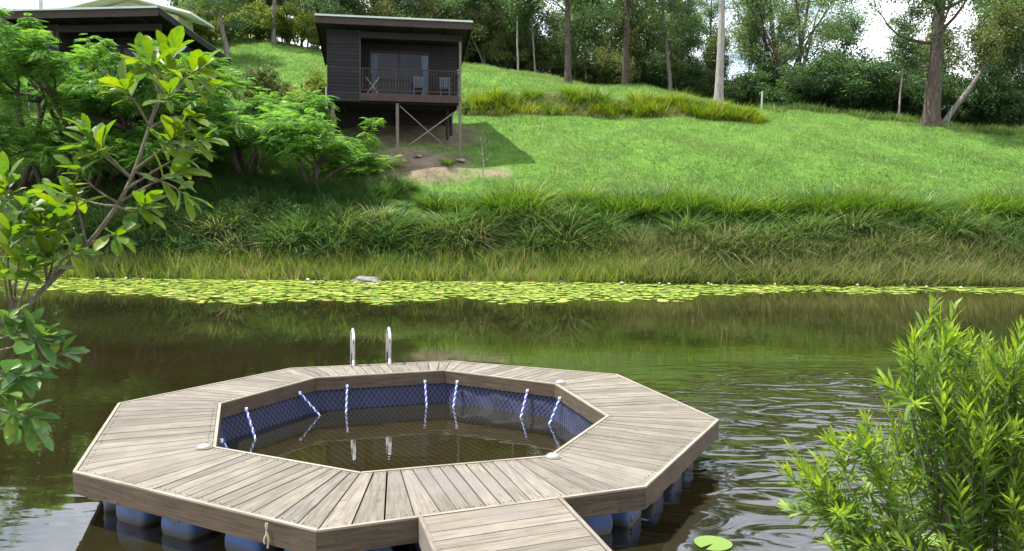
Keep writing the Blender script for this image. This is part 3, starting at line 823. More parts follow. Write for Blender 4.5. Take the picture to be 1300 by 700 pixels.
def make_cabin(loc, yaw):
    """x to the right along the front, y into the hill, z = 0 at the balcony floor"""
    t = empty('stilt_cabin', loc, yaw)
    W0, W1, XP = -2.92, 2.92, -1.55          # left wall, right post, edge of the closed panel
    D = 4.7
    BZ = -.36
    # lapped siding on the front panel
    zz_ = BZ; k = 0; sid = None
    hgt = 3.12; nb = 20; st = hgt / nb
    for k in range(nb):
        if sid is None:
            V = [(0, -.028, 0), (XP - W0, -.028, 0), (XP - W0, -.006, st + .01), (0, -.006, st + .01), (0, .012, 0), (XP - W0, .012, 0), (XP - W0, .012, st + .01), (0, .012, st + .01)]
            F = [(0, 1, 2, 3), (5, 4, 7, 6), (0, 4, 5, 1), (3, 2, 6, 7), (0, 3, 7, 4), (1, 5, 6, 2)]
            sid = MB().quadmesh(V, F).build('siding_board', 'siding', t); o = sid
        else:
            o = sid.copy(); C.objects.link(o); o.parent = t
        o.location = (W0, 0, BZ + k * st)
    MB().box(XP - .03, XP + .05, -.045, .05, BZ, BZ + hgt).build('corner_trim', 'brownwood', t)
    MB().box(W0 - .05, W0 + .02, -.04, .06, BZ, BZ + hgt).build('corner_trim', 'darkwood', t)
    # side walls with boards, back wall, inner balcony wall
    def lapwall(x, y0, y1, z0, ztop0, ztop1, name, flip):
        mb = MB(); z = z0
        while z < max(ztop0, ztop1):
            za, zb_ = z, z + .165
            # length where the sloping roof still leaves room
            yy1 = y1 if zb_ <= ztop1 else y0 + (y1 - y0) * max(0, (ztop0 - zb_) / (ztop0 - ztop1 + 1e-6))
            if yy1 - y0 > .15:
                s2 = -1 if flip else 1
                xo = x + s2 * .028
                V = [(xo, y0, za), (xo, yy1, za), (x + s2 * .006, yy1, zb_), (x + s2 * .006, y0, zb_), (x - s2 * .02, y0, za), (x - s2 * .02, yy1, za), (x - s2 * .02, yy1, zb_), (x - s2 * .02, y0, zb_)]
                mb.quadmesh(V, [(0, 1, 2, 3), (5, 4, 7, 6), (0, 4, 5, 1), (3, 2, 6, 7), (0, 3, 7, 4), (1, 5, 6, 2)])
            z += .16
        return mb.build(name, 'siding', t)
    lapwall(W0 - .02, .07, D, BZ, 2.72, 2.02, 'side_wall', True)
    lapwall(W1 + .0, 1.65, D, BZ, 2.45, 2.02, 'side_wall', False)
    MB().box(W0, W1, D, D + .06, BZ, 2.02).build('rear_wall', 'darkwood', t)
    MB().box(XP - .0, XP + .04, .06, 1.6, 0, 2.62).build('partition_wall', 'darkwood', t)
    # inner front wall around the sliding door: boards each its own lap
    dxa, dxb, dz = -1.15, 1.60, 2.2
    mb = MB()
    for (x0, x1, z0, z1) in ((XP + .04, dxa, 0, dz), (dxb, W1, 0, dz), (XP + .04, W1, dz, 2.56)):
        z = z0
        while z < z1 - .01:
            zb_ = min(z + .16, z1)
            V = [(x0, 1.59, z), (x1, 1.59, z), (x1, 1.612, zb_), (x0, 1.612, zb_), (x0, 1.65, z), (x1, 1.65, z), (x1, 1.65, zb_), (x0, 1.65, zb_)]
            mb.quadmesh(V, [(0, 1, 2, 3), (5, 4, 7, 6), (0, 4, 5, 1), (3, 2, 6, 7), (0, 3, 7, 4), (1, 5, 6, 2)]); z += .16
    mb.build('inner_wall', 'siding', t)
    dr = MB()
    for (x0, x1, z0, z1) in ((dxa, dxb, dz - .06, dz), (dxa, dxb, .0, .04), (dxa, dxa + .06, .04, dz - .06), (dxb - .06, dxb, .04, dz - .06), ((dxa + dxb) / 2 - .05, (dxa + dxb) / 2 + .05, .04, dz - .06)):
        dr.box(x0, x1, 1.575, 1.64, z0, z1)
    door = dr.build('sliding_door', 'brownwood', t)
    MB().box(dxa + .06, (dxa + dxb) / 2 - .05, 1.615, 1.625, .04, dz - .06).build('glass_pane', 'glass_dark', door)
    MB().box((dxa + dxb) / 2 + .05, dxb - .06, 1.615, 1.625, .04, dz - .06).build('glass_pane', 'glass_dark', door)
    for (cx, sg) in ((dxa + .22, 1), (dxb - .22, -1)):      # gathered curtain
        V = []; n = 13; rows = [(dz - .16, .17, 0), (1.35, .13, -.02 * sg), (.95, .08, -.05 * sg), (.5, .12, -.02 * sg), (.1, .15, .02 * sg)]
        for (z, hw, sh) in rows:
            for i in range(n): V.append((cx + sh + (i / (n - 1) - .5) * 2 * hw, 1.56 + .022 * math.sin(i * 2.1), z))
        F = [(r * n + i, r * n + i + 1, (r + 1) * n + i + 1, (r + 1) * n + i) for r in range(len(rows) - 1) for i in range(n - 1)]
        o = MB().quadmesh(V, F).build('curtain', 'curtain', t)
        so = o.modifiers.new('thick', 'SOLIDIFY'); so.thickness = .006
    # floor, bearers
    MB().box(XP, W1 + .05, .05, 1.6, -.10, 0).build('balcony_floor', 'brownwood', t)
    MB().box(W0, W1, 1.6, D, -.12, -.01).build('house_floor', 'darkwood', t)
    MB().box(XP + .051, W1 + .06, -.05, .048, BZ + .05, .02).build('deck_beam', 'brownwood', t)
    for y in (.35, 2.3, 4.3):
        MB().box(W0, W1, y, y + .09, BZ - .02, -.125).build('bearer', 'darkwood', t)
    MB().box(W0 + .1, W1 - .1, 4.35, 4.4, -2.0, BZ - .02).build('underfloor_shade_panel', 'darkwood', t)  # added dark panel standing in for the shade under the open floor
    # railing
    rl = MB().box(XP + .05, W1 - .05, -.02, .05, 1.08, 1.13).build('railing', 'brownwood', t)
    MB().box(XP + .05, W1 - .05, -.005, .035, .13, .18).build('bottom_rail', 'brownwood', rl)
    bal = None; x = XP + .13; k = 0
    while x < W1 - .08:
        w = .012 if k % 11 else .026
        o = MB().box(x - w, x + w, 0, .028, .18, 1.08).build('baluster', 'brownwood', rl); x += .132; k += 1
    for y in (.5, .95, 1.4):
        MB().box(W1 - .02, W1 + .01, y, y + .03, .1, 1.05).build('baluster', 'brownwood', rl)
    MB().box(W1 - .03, W1 + .03, .05, 1.6, 1.06, 1.11).build('side_rail', 'brownwood', rl)
    # roof: skillion falling towards the back, with deep dark fascia and lined soffit
    sl = math.tan(math.radians(8.5))
    X0, X1, Y0, Y1 = -3.38, 3.36, -.85, 5.25
    zt_ = 3.14
    def zr(y): return zt_ - (y - Y0) * sl
    MB().quadmesh([(X0, Y0, zr(Y0) - .14), (X1, Y0, zr(Y0) - .14), (X1, Y1, zr(Y1) - .14), (X0, Y1, zr(Y1) - .14), (X0, Y0, zr(Y0)), (X1, Y0, zr(Y0)), (X1, Y1, zr(Y1)), (X0, Y1, zr(Y1))],
                  [(0, 3, 2, 1), (4, 5, 6, 7), (0, 1, 5, 4), (1, 2, 6, 5), (2, 3, 7, 6), (3, 0, 4, 7)]).build('roof', 'darkwood', t)
    mb = MB(); n = 60; V = []; F = []                       # corrugated sheet
    for y in (Y0 - .05, Y1 + .05):
        for i in range(n + 1):
            V.append((X0 - .04 + (X1 - X0 + .08) * i / n, y, zr(y) + .022 + (.016 if i % 2 else 0)))
    for i in range(n): F.append((i, i + 1, n + 2 + i, n + 1 + i))
    o = mb.quadmesh(V, F).build('roof_sheet', 'roof', t); so = o.modifiers.new('thick', 'SOLIDIFY'); so.thickness = .012
    MB().box(X0 - .02, X1 + .02, Y0 - .045, Y0 - .003, zr(Y0) - .34, zr(Y0) - .01).build('fascia', 'brownwood', t)
    MB().box(X0 - .03, X1 + .03, Y0 - .13, Y0 - .048, zr(Y0) - .045, zr(Y0) + .03).build('gutter', 'roof', t)
    for x in (X0 - .03, X1 + .003):
        MB().quadmesh([(x, Y0, zr(Y0) - .26), (x + .03, Y0, zr(Y0) - .26), (x + .03, Y1, zr(Y1) - .26), (x, Y1, zr(Y1) - .26), (x, Y0, zr(Y0) - .012), (x + .03, Y0, zr(Y0) - .012), (x + .03, Y1, zr(Y1) - .012), (x, Y1, zr(Y1) - .012)],
                      [(0, 3, 2, 1), (4, 5, 6, 7), (0, 1, 5, 4), (1, 2, 6, 5), (2, 3, 7, 6), (3, 0, 4, 7)]).build('barge_board', 'darkwood', t)
    MB().box(XP, W1 + .08, -.06, .06, 2.42, 2.70).build('porch_beam', 'darkwood', t)
    for x in (-2.2, -.7, .8, 2.3):
        MB().quadmesh([(x, Y0 + .05, zr(Y0) - .30), (x + .07, Y0 + .05, zr(Y0) - .30), (x + .07, 1.5, zr(1.5) - .30), (x, 1.5, zr(1.5) - .30), (x, Y0 + .05, zr(Y0) - .142), (x + .07, Y0 + .05, zr(Y0) - .142), (x + .07, 1.5, zr(1.5) - .142), (x, 1.5, zr(1.5) - .142)],
                      [(0, 3, 2, 1), (4, 5, 6, 7), (0, 1, 5, 4), (1, 2, 6, 5), (2, 3, 7, 6), (3, 0, 4, 7)]).build('rafter', 'darkwood', t)
    # posts down to the slope
    cy, sy = math.cos(yaw), math.sin(yaw)
    feet = {}
    for (x, y) in ((W1 + .0, .0), (.10, .12), (-2.75, .3), (-2.75, 4.3), (.1, 4.3), (2.75, 4.3), (2.5, 2.0), (2.75, 2.9)):
        wx_, wy_ = loc[0] + x * cy - y * sy, loc[1] + x * sy + y * cy
        gz = float(ground_z(wx_, wy_)) - loc[2] - .25
        top = 2.43 if (x, y) == (W1, .0) else -.12
        if (x, y) == (W1, .0): MB().tube([(x, y - .0, gz), (x, y, top)], .062, 8).build('post', 'post', t)
        elif gz < top - .1: MB().tube([(x, y, gz), (x, y, BZ - .02)], .075, 8).build('post', 'post' if y < 1 else 'darkwood', t)
        feet[(x, y)] = gz
        if y < .2: MB().tube([(x, y, gz - .1), (x, y, gz + .30)], [.16, .13], 9).build('footing', 'rock', t)
    MB().tube([(.22, .1, -.5), (2.3, 1.2, -2.15)], .024, 6).build('brace_rod', 'rod', t)
    MB().tube([(2.9, .02, -.55), (.45, .3, -2.35)], .024, 6).build('brace_rod', 'rod', t)
    MB().tube([(W0 - .10, .12, BZ - .35), (W0 - .10, .12, .25)], .045, 8).build('downpipe', 'white', t)
    return t


p = at(501.5, 120, 37.0)
CAB = tuple(p)
cab = make_cabin(CAB, math.radians(8.9))
tag(cab, 'dark timber cabin on stilts with a railed balcony in the middle of the hillside', 'cabin')
p2 = at(120, 117, 36.4)
cab2 = make_cabin(tuple(p2), math.radians(-7.0))
cab2.scale = (1.07, 1.07, 1.07)
tag(cab2, 'dark timber cabin at top left, mostly hidden behind feathery trees', 'cabin')


def cab_pt(loc, yaw, x, y, z):
    return (loc[0] + x * math.cos(yaw) - y * math.sin(yaw), loc[1] + x * math.sin(yaw) + y * math.cos(yaw), loc[2] + z)


# slatted chairs on the balcony
def make_chair(loc, rz, label):
    t = empty('balcony_chair', loc, rz); tag(t, label, 'chair', 'chairs on the cabin balcony')
    MB().box(-.25, .25, -.25, .22, .40, .44).build('seat', 'chair', t)
    for x in (-.22, .19):
        for y in (-.24, .19): MB().box(x, x + .035, y, y + .035, 0, .40).build('leg', 'chair', t)
    bk = MB().box(-.26, .26, -.29, -.255, .82, .90).build('backrest', 'chair', t)
    for x in (-.24, -.14, -.04, .06, .16): MB().box(x, x + .075, -.285, -.262, .44, .82).build('slat', 'chair', bk)
    for x in (-.29, .255): MB().box(x, x + .045, -.25, .2, .60, .635).build('armrest', 'chair', t)
    return t


yw = math.radians(8.9)
make_chair(cab_pt(CAB, yw, 1.05, .75, 0), yw + .1, 'pale slatted chair on the cabin balcony, in front of the right curtain')
make_chair(cab_pt(CAB, yw, 2.30, .75, 0), yw - .15, 'pale slatted chair on the cabin balcony, nearest the right corner post')
t = empty('folding_stand', cab_pt(CAB, yw, -1.0, .5, 0), yw); tag(t, 'thin pale folding clothes stand at the left end of the cabin balcony', 'clothes stand')
for y in (-.12, .12):
    MB().tube([(-.3, y, 0), (.28, y, .78)], .014, 6).build('leg', 'white', t)
    MB().tube([(.3, y, 0), (-.28, y, .78)], .014, 6).build('leg', 'white', t)
for x, z in ((-.28, .78), (.28, .78), (0, .4), (-.14, .59), (.14, .59)): MB().tube([(x, -.13, z), (x, .13, z)], .01, 6).build('bar', 'white', t)

# washing hung over the rail of the left cabin
MT['towel_orange'] = plain_mat('orange_cloth', (0.55, 0.16, 0.06), .9)
MT['towel_blue'] = plain_mat('blue_cloth', (0.06, 0.16, 0.45), .9)
MT['towel_pink'] = plain_mat('magenta_cloth', (0.45, 0.03, 0.16), .9)
MT['towel_violet'] = plain_mat('violet_cloth', (0.17, 0.15, 0.42), .9)
MT['towel_teal'] = plain_mat('teal_cloth', (0.1, 0.42, 0.5), .9)
y2 = math.radians(-7.0)
for (x, w, hh, m_, lb) in ((-.9, .34, .5, 'towel_teal', 'teal towel hung on the left cabin rail, leftmost of the washing'), (-.5, .3, .45, 'towel_blue', 'blue towel hung on the left cabin rail beside the teal one'),
                           (-.02, .44, .5, 'towel_orange', 'orange towel hung on the left cabin rail'), (.42, .26, .62, 'towel_violet', 'violet towel hung on the left cabin rail'),
                           (.72, .26, .5, 'towel_pink', 'magenta towel hung on the left cabin rail'), (1.15, .34, .42, 'towel_blue', 'blue towel hung on the left cabin rail, right of the magenta one')):
    n = 9; V = []; F = []
    prof = [(-.075, 1.14 - hh), (-.065, 1.0), (-.05, 1.13), (.01, 1.165), (.07, 1.13), (.075, 1.14 - hh * .8)]
    for (yy, z) in prof:
        for i in range(n): V.append(((i / (n - 1) - .5) * w, yy + .014 * math.sin(i * 1.7) * (1.2 - z) * 3, z - 1.15))
    F = [(r * n + i, r * n + i + 1, (r + 1) * n + i + 1, (r + 1) * n + i) for r in range(len(prof) - 1) for i in range(n - 1)]
    o = MB().quadmesh(V, F).build('towel', m_, None, cab_pt(tuple(p2), y2, x, 0, 1.15), y2)
    so = o.modifiers.new('thick', 'SOLIDIFY'); so.thickness = .012
    tag(o, lb, 'towel', 'washing on the left cabin rail')

# white roofed house further up the hill
hb = at(155, 6, 50.0)
hz = float(ground_z(hb[0], hb[1]))
hs = empty('white_roofed_house', (hb[0], hb[1], hz)); tag(hs, 'house with a low white gabled roof behind the left cabin', 'house')
zr0 = hb[2] - hz - .45
MB().box(-3.0, 3.0, .9, 3.2, -1, zr0 - .0).build('wall', 'cream', hs)
ap = .95
for sg in (-1, 1):
    V = [(0, -.3, zr0 + ap), (sg * 4.2, -.3, zr0 - .12), (sg * 4.2, 3.6, zr0 - .12), (0, 3.6, zr0 + ap)]
    V2 = [(x, y, z + .14) for x, y, z in V]
    MB().quadmesh(V + V2, [(0, 1, 2, 3), (7, 6, 5, 4), (0, 4, 5, 1), (1, 5, 6, 2), (2, 6, 7, 3), (3, 7, 4, 0)]).build('roof', 'white_roof', hs)
MB().quadmesh([(-3.0, .9, zr0), (3.0, .9, zr0), (0, .9, zr0 + ap * .98), (-3.0, 1.0, zr0), (3.0, 1.0, zr0), (0, 1.0, zr0 + ap * .98)], [(0, 1, 2), (5, 4, 3), (0, 3, 4, 1), (1, 4, 5, 2), (2, 5, 3, 0)]).build('gable', 'cream', hs)
for x in (-1.9, 1.2): MB().box(x - .06, x + .06, .0, .12, -1, zr0 + .3).build('veranda_post', 'post', hs)
vp = at(52, 12, 43.0); gz_ = float(ground_z(vp[0], vp[1]))
vpo = MB().tube([(0, 0, 0), (0, 0, vp[2] - gz_ + 1.2)], .10, 10).tube([(0, 0, vp[2] - gz_ + 1.2), (0, 0, vp[2] - gz_ + 1.32)], .15, 10).build('vent_pipe', 'white', None, (vp[0], vp[1], gz_))
tag(vpo, 'white vent pipe rising behind the roof of the left cabin', 'pipe')

# ------------------------------------------------------------------ trees


def rnd_dir(n, zlo=-1, zhi=1):
    a = R.uniform(0, 2 * PI, n); z = R.uniform(zlo, zhi, n); r = np.sqrt(np.maximum(0, 1 - z * z))
    return np.stack([r * np.cos(a), r * np.sin(a), z], 1)


def leaf_cloud(cl_c, cl_r, per, L, W, flat=.75, droop=.35):
    """leaf-sized faces in clumps; returns V, F, tint"""
    n = len(cl_c) * per
    ci = np.repeat(np.arange(len(cl_c)), per)
    d = rnd_dir(n) * (R.uniform(.05, 1, n) ** .45)[:, None]; d[:, 2] *= flat
    P = cl_c[ci] + d * cl_r[ci][:, None]
    A = unit(d * .8 + rnd_dir(n) * .9 + np.array([0, 0, -droop])); Nn = unit(rnd_dir(n) + np.array([0, 0, .9]))
    l = L * R.uniform(.65, 1.3, n)
    V, F = leaves(P, A, Nn, l, W * R.uniform(.7, 1.2, n))
    tc_ = R.uniform(.2, .8, len(cl_c))
    t = np.clip(tc_[ci] + R.normal(0, .14, n), 0, 1)
    return V, F, np.repeat(t, 4)


def limb_path(p, d, L, n, up=.25, wob=.18):
    pts = [p]; d = unit(d)
    for i in range(n):
        d = unit(d + np.array([0, 0, up / n]) + R.normal(0, wob, 3)); p = p + d * L / n; pts.append(p)
    return np.array(pts), d


def gum_tree(H, r0, first, spread, nl, leaf=.26, per=110, bend=.04, fork=0, lean=(0, 0), clr=.95):
    parts = []; tips = []; trs = []
    n = 12; p = np.array([0., 0, -.4]); pts = [p]; d = unit(np.array([lean[0], lean[1], 1.]))
    for i in range(n):
        d = unit(d + R.normal(0, bend, 3) + np.array([0, 0, .03])); p = p + d * (H + .4) / n; pts.append(p)
    pts = np.array(pts); tt = np.linspace(0, 1, n + 1)
    rad = r0 * (1 - .8 * tt ** .9) + r0 * .35 * np.exp(-tt * 28)
    parts.append(tube_np(pts, rad, 9))
    stems = [(pts, rad)]
    for f in range(fork):
        i = int(n * (.16 + .06 * f)); az = R.uniform(0, 2 * PI) if f else 0.3
        q, dd = limb_path(pts[i], np.array([math.cos(az) * .6, math.sin(az) * .3, 1.0]), H * .72, 8, .2, .09)
        rr = np.linspace(rad[i] * .8, r0 * .14, 9); parts.append(tube_np(q, rr, 7)); stems.append((q, rr))
    for k in range(nl):
        sp, sr = stems[k % len(stems)]
        f = first + (1 - first) * (k + R.uniform(0, 1)) / nl
        if len(stems) > 1 and k % len(stems): f = R.uniform(.25, 1)
        x = f * (len(sp) - 1); i = min(int(x), len(sp) - 2); b = sp[i] + (sp[i + 1] - sp[i]) * (x - i)
        rb = np.interp(x, np.arange(len(sr)), sr)
        az = k * 2.4 + R.uniform(-.5, .5); el = R.uniform(.15, .75)
        L = spread * (1.15 - .55 * f) * R.uniform(.75, 1.25)
        q, dd = limb_path(b, np.array([math.cos(az), math.sin(az), el]), L, 6, .5, .2)
        parts.append(tube_np(q, np.linspace(min(rb * .5, .12), .018, 7), 5))
        for j in range(4):
            jj = 2 + j if j < 3 else 6
            for _ in range(1):
                dv = unit(rnd_dir(1, -.1, .7)[0] + dd * .5)
                q2, d2 = limb_path(q[min(jj, 6)], dv, L * R.uniform(.25, .45), 3, .1, .2)
                parts.append(tube_np(q2, np.linspace(.03, .01, 4), 4)); tips.append(q2[-1]); tips.append(q2[1] + R.normal(0, .25, 3))
        tips.append(q[-1])
    tips = np.array(tips)
    TV, TF = merge(parts)
    V, F, t = leaf_cloud(tips, R.uniform(.55, 1.15, len(tips)) * clr, per, leaf, leaf * .42)
    return (TV, TF), (V, F, t)


PROTO = {}


def proto(kind, gen, leafm, barkm):
    (TV, TF), (V, F, t) = gen
    a = mesh_np(kind + '_trunk', TV, TF, smooth=True); a.materials.append(MT[barkm])
    b = mesh_np(kind + '_crown', V, F, tint=t); b.materials.append(MT[leafm])
    PROTO[kind] = (a, b)


def plant(name, kind, loc, label, cat='tree', group=None, rz=None, s=1.0, sxy=None, bark=None):
    t = empty(name, loc, R.uniform(0, 2 * PI) if rz is None else rz)
    sx = s if sxy is None else sxy
    t.scale = (sx, sx, s)
    for nm, me_ in zip(('trunk', 'crown'), PROTO[kind]):
        o = bpy.data.objects.new(nm, me_); C.objects.link(o); o.parent = t
        if nm == 'trunk' and bark:
            o.material_slots[0].link = 'OBJECT'; o.material_slots[0].material = MT[bark]
    tag(t, label, cat, group)
    return t


proto('tall_a', gum_tree(13, .25, .30, 2.7, 17, per=58, leaf=.22, clr=.8), 'gum', 'bark_dark')
proto('tall_b', gum_tree(11, .17, .30, 2.4, 15, per=58, leaf=.22, clr=.8), 'gum', 'bark_grey')
proto('slim', gum_tree(10, .085, .35, 1.5, 12, per=70, leaf=.2, clr=.65), 'gum', 'bark_pale')
proto('warm', gum_tree(8.5, .14, .18, 2.6, 15, fork=1, per=85, leaf=.2, clr=.8), 'gum_warm', 'bark_grey')
proto('fork', gum_tree(11.5, .24, .40, 2.7, 16, fork=3, per=50, leaf=.2, clr=.75), 'gum', 'bark_dark')
proto('pale_big', gum_tree(14, .29, .5, 2.6, 13, bend=.02, per=75, leaf=.22, clr=.8), 'gum', 'bark_pale')
proto('thick', gum_tree(12, .5, .28, 3.8, 20, bend=.025, per=62, leaf=.2, clr=.85), 'gum', 'bark_grey')
proto('mid_a', gum_tree(7, .08, .12, 1.9, 15, leaf=.2, per=90, clr=.75), 'gum', 'bark_dark')
proto('mid_b', gum_tree(6, .07, .15, 1.8, 14, leaf=.19, per=90, clr=.75), 'gum_warm', 'bark_grey')
proto('leaning', gum_tree(9, .2, .45, 2.2, 9, lean=(.85, 0.1), bend=.05, per=80, leaf=.2, clr=.8), 'gum_warm', 'bark_grey')


def bush(rad, h, ncl, per, leaf, w=.45, stems=7):
    parts = []; cl = []
    for k in range(stems):
        az = R.uniform(0, 2 * PI); q, d = limb_path(np.array([R.normal(0, .1), R.normal(0, .1), -.2]), np.array([math.cos(az) * rad / h, math.sin(az) * rad / h, 1.2]), h * R.uniform(.6, .95), 5, .1, .15)
        parts.append(tube_np(q, np.linspace(.05, .012, 6) * max(.4, h / 4), 5)); cl += list(q[2:])
    cl = np.array(cl)
    d = rnd_dir(ncl, -.5, 1) * (R.uniform(.2, 1, ncl) ** .5)[:, None]
    c2 = np.stack([d[:, 0] * rad, d[:, 1] * rad, h * .5 + d[:, 2] * h * .48], 1)
    cl = np.concatenate([cl, c2])
    V, F, t = leaf_cloud(cl, R.uniform(.12, .3, len(cl)) * rad, per, leaf, leaf * w)
    TV, TF = merge(parts)
    return (TV, TF), (V, F, t)


proto('dark_bush', bush(2.6, 4.6, 60, 150, .2), 'wood_dark', 'bark_dark')
proto('dark_bush2', bush(2.0, 3.4, 50, 140, .18), 'wood_dark', 'bark_dark')
proto('olive_bush', bush(1.6, 3.0, 46, 130, .16), 'gum_warm', 'bark_grey')
proto('yellow_shrub', bush(.9, 2.0, 40, 110, .10), 'yshrub', 'bark_twig')

plant('gum_tree', 'tall_a', gpt(718, 55), 'tall dark trunk rising from the ridge right of the cabin, slightly leaning', rz=1.0)
plant('gum_tree', 'tall_a', gpt(789, 58), 'tall straight dark trunk on the ridge, halfway between the cabin and the big pale gum', rz=4.0, s=1.05)
plant('gum_tree', 'pale_big', gpt(907, 50), 'big pale smooth trunk standing at the end of the yellow tussock strip', rz=.4)
plant('gum_tree', 'thick', gpt(1174, 46.5), 'thickest grey trunk standing at the right end of the lawn', rz=2.0, bark='bark_dark')
plant('leaning_tree', 'leaning', gpt(1180, 49), 'grey tree leaning far to the right beside the thick trunk', rz=.0)
plant('gum_tree', 'slim', gpt(1134, 49), 'slender pale crooked trunk left of the thick trunk', rz=.9, s=.8, bark='bark_pale')
plant('forked_tree', 'fork', gpt(1000, 56), 'dark tree with a trunk forked low into several stems', rz=0.2)
plant('gum_tree', 'fork', gpt(983, 60), 'dark forked tree just left of the low forked tree', rz=3.3, s=1.05)
plant('gum_tree', 'slim', gpt(656, 61), 'thinnest white trunk on the ridge right of the cabin', rz=2.2, bark='bark_pale')
plant('gum_tree', 'tall_b', gpt(292, 54), 'shade tree with a grey trunk on the upper lawn between the two cabins', rz=1.2, s=.72, sxy=1.15)
row = [(676, 62, 'slim'), (741, 63, 'slim'), (763, 66, 'tall_b'), (846, 60, 'tall_b'), (868, 62, 'slim'), (940, 60, 'slim'), (1245, 53, 'slim'), (1262, 57, 'tall_b'),
       (1290, 51, 'slim'), (1312, 55, 'tall_a'), (1350, 58, 'tall_a'), (820, 66, 'tall_a'), (960, 67, 'tall_a'), (1400, 52, 'tall_b'), (1450, 60, 'tall_a')]
for (px, Y, k) in row:
    plant('gum_tree', k, gpt(px, Y), 'slender trunk among the wood behind the ridge', group='trees in the wood behind the ridge', s=R.uniform(.85, 1.1))
row = [(318, 66, 'warm'), (350, 60, 'tall_b'), (385, 68, 'warm'), (415, 72, 'tall_b'), (448, 66, 'warm'), (478, 74, 'tall_a'), (505, 64, 'warm'), (536, 70, 'tall_b'), (566, 64, 'warm'), (592, 72, 'tall_a'), (615, 63, 'warm'), (636, 72, 'tall_b'), (240, 76, 'warm'), (270, 72, 'tall_b')]
for (px, Y, k) in row:
    plant('gum_tree', k, gpt(px, Y), 'leafy tree at the top of the hill behind the cabins', group='trees at the top of the hill', s=R.uniform(.8, 1.05))
for i in range(11):
    px = 555 + i * 42 + (i > 8) * 190 + R.uniform(-15, 15); Y = R.uniform(72, 96)
    plant('gum_tree', ['tall_a', 'tall_b', 'warm', 'tall_b'][i % 4], gpt(px, Y), 'tree deep in the wood, seen between the nearer trunks', group='trees deep in the wood', s=R.uniform(.8, 1.1))
for i in range(15):
    px = (570 + i * 32 if i < 11 else 985 + (i - 11) * 95) + R.uniform(-12, 12); Y = R.uniform(58, 70) if px < 900 else R.uniform(56, 64)
    plant('young_tree', ['mid_a', 'mid_b', 'mid_a'][i % 3], gpt(px, Y), 'young leafy tree filling the wood between the tall trunks', group='young trees in the wood', s=R.uniform(.8, 1.25))
for i in range(14):
    px = 235 + i * 26 + R.uniform(-10, 10); Y = R.uniform(61, 72)
    plant('young_tree', ['mid_b', 'mid_a'][i % 2], gpt(px, Y), 'young leafy tree at the top of the hill behind the cabins', group='young trees at the top of the hill', s=R.uniform(.7, 1.1))
plant('gum_tree', 'mid_a', gpt(2, 43), 'dark leafy tree at the left end of the left cabin', s=.62, sxy=.8)

for (px, Y, k, s) in [(1030, 53, 'dark_bush', 1), (1062, 52, 'dark_bush', 1.05), (1095, 53, 'dark_bush', .95), (1010, 57, 'dark_bush2', 1), (1150, 53, 'dark_bush', 1), (1120, 56, 'dark_bush', .9), (1205, 54, 'dark_bush2', 1.1), (1230, 52, 'dark_bush', 1.0),
                      (1262, 51, 'dark_bush2', 1.1), (1290, 54, 'dark_bush', 1.1), (1320, 52, 'dark_bush', 1.2), (960, 58, 'dark_bush', .85), (930, 60, 'dark_bush2', 1), (885, 62, 'dark_bush', .8), (850, 63, 'dark_bush2', 1.1), (815, 64, 'dark_bush', .85),
                      (775, 65, 'dark_bush2', 1.1), (1360, 53, 'dark_bush', 1.2), (1400, 50, 'dark_bush', 1.2)]:
    plant('understory_bush', k, gpt(px, Y), 'dark bushy undergrowth shading the foot of the wood', 'bush', 'undergrowth at the edge of the wood', s=s * R.uniform(.72, .95), sxy=s * R.uniform(.95, 1.25))
for i in range(14):
    px = 900 + i * 38
    plant('understory_bush', ['dark_bush', 'dark_bush2'][i % 2], gpt(px, R.uniform(64, 74)), 'bush deep in the wood behind the undergrowth', 'bush', 'bushes deep in the wood', s=R.uniform(.8, 1.1), sxy=1.3)
for (px, Y, k, s) in [(690, 64, 'olive_bush', 1.1), (735, 65, 'olive_bush', 1.0), (755, 63, 'olive_bush', .8), (640, 63, 'olive_bush', 1.1), (620, 66, 'dark_bush2', 1.1), (600, 68, 'dark_bush', 1), (665, 67, 'dark_bush2', 1.2), (580, 64, 'olive_bush', .9)]:
    plant('ridge_bush', k, gpt(px, Y), 'bush on the ridge between the cabin and the tall dark trunks', 'bush', 'bushes on the ridge', s=s)
for (px, Y, s) in [(300, 60, 1.4), (325, 62, 1.5), (350, 61, 1.3), (375, 62, 1.5), (400, 61, 1.4), (270, 60, 1.5), (425, 64, 1.6), (250, 58, 1.6), (230, 57, 1.4)]:
    plant('hedge_shrub', 'yellow_shrub', gpt(px, Y), 'light green shrub along the top of the lawn behind the cabins', 'shrub', 'shrubs along the top of the lawn', s=s, sxy=s * 1.3)
plant('garden_shrub', 'yellow_shrub', gpt(405, 40.5), 'yellow green shrub against the left wall of the middle cabin', 'shrub', s=1.5)
plant('garden_shrub', 'olive_bush', gpt(330, 43), 'brownish olive shrub on the lawn between the two cabins', 'shrub', s=.85)
plant('garden_shrub', 'olive_bush', gpt(362, 45), 'low olive shrub left of the yellow green shrub', 'shrub', s=.38)
plant('garden_shrub', 'yellow_shrub', gpt(588, 44.5), 'small yellow green shrub just right of the cabin post', 'shrub', s=.42)
plant('hedge_shrub', 'yellow_shrub', gpt(-15, 40), 'green shrub at the left end of the left cabin', 'shrub', s=1.6)


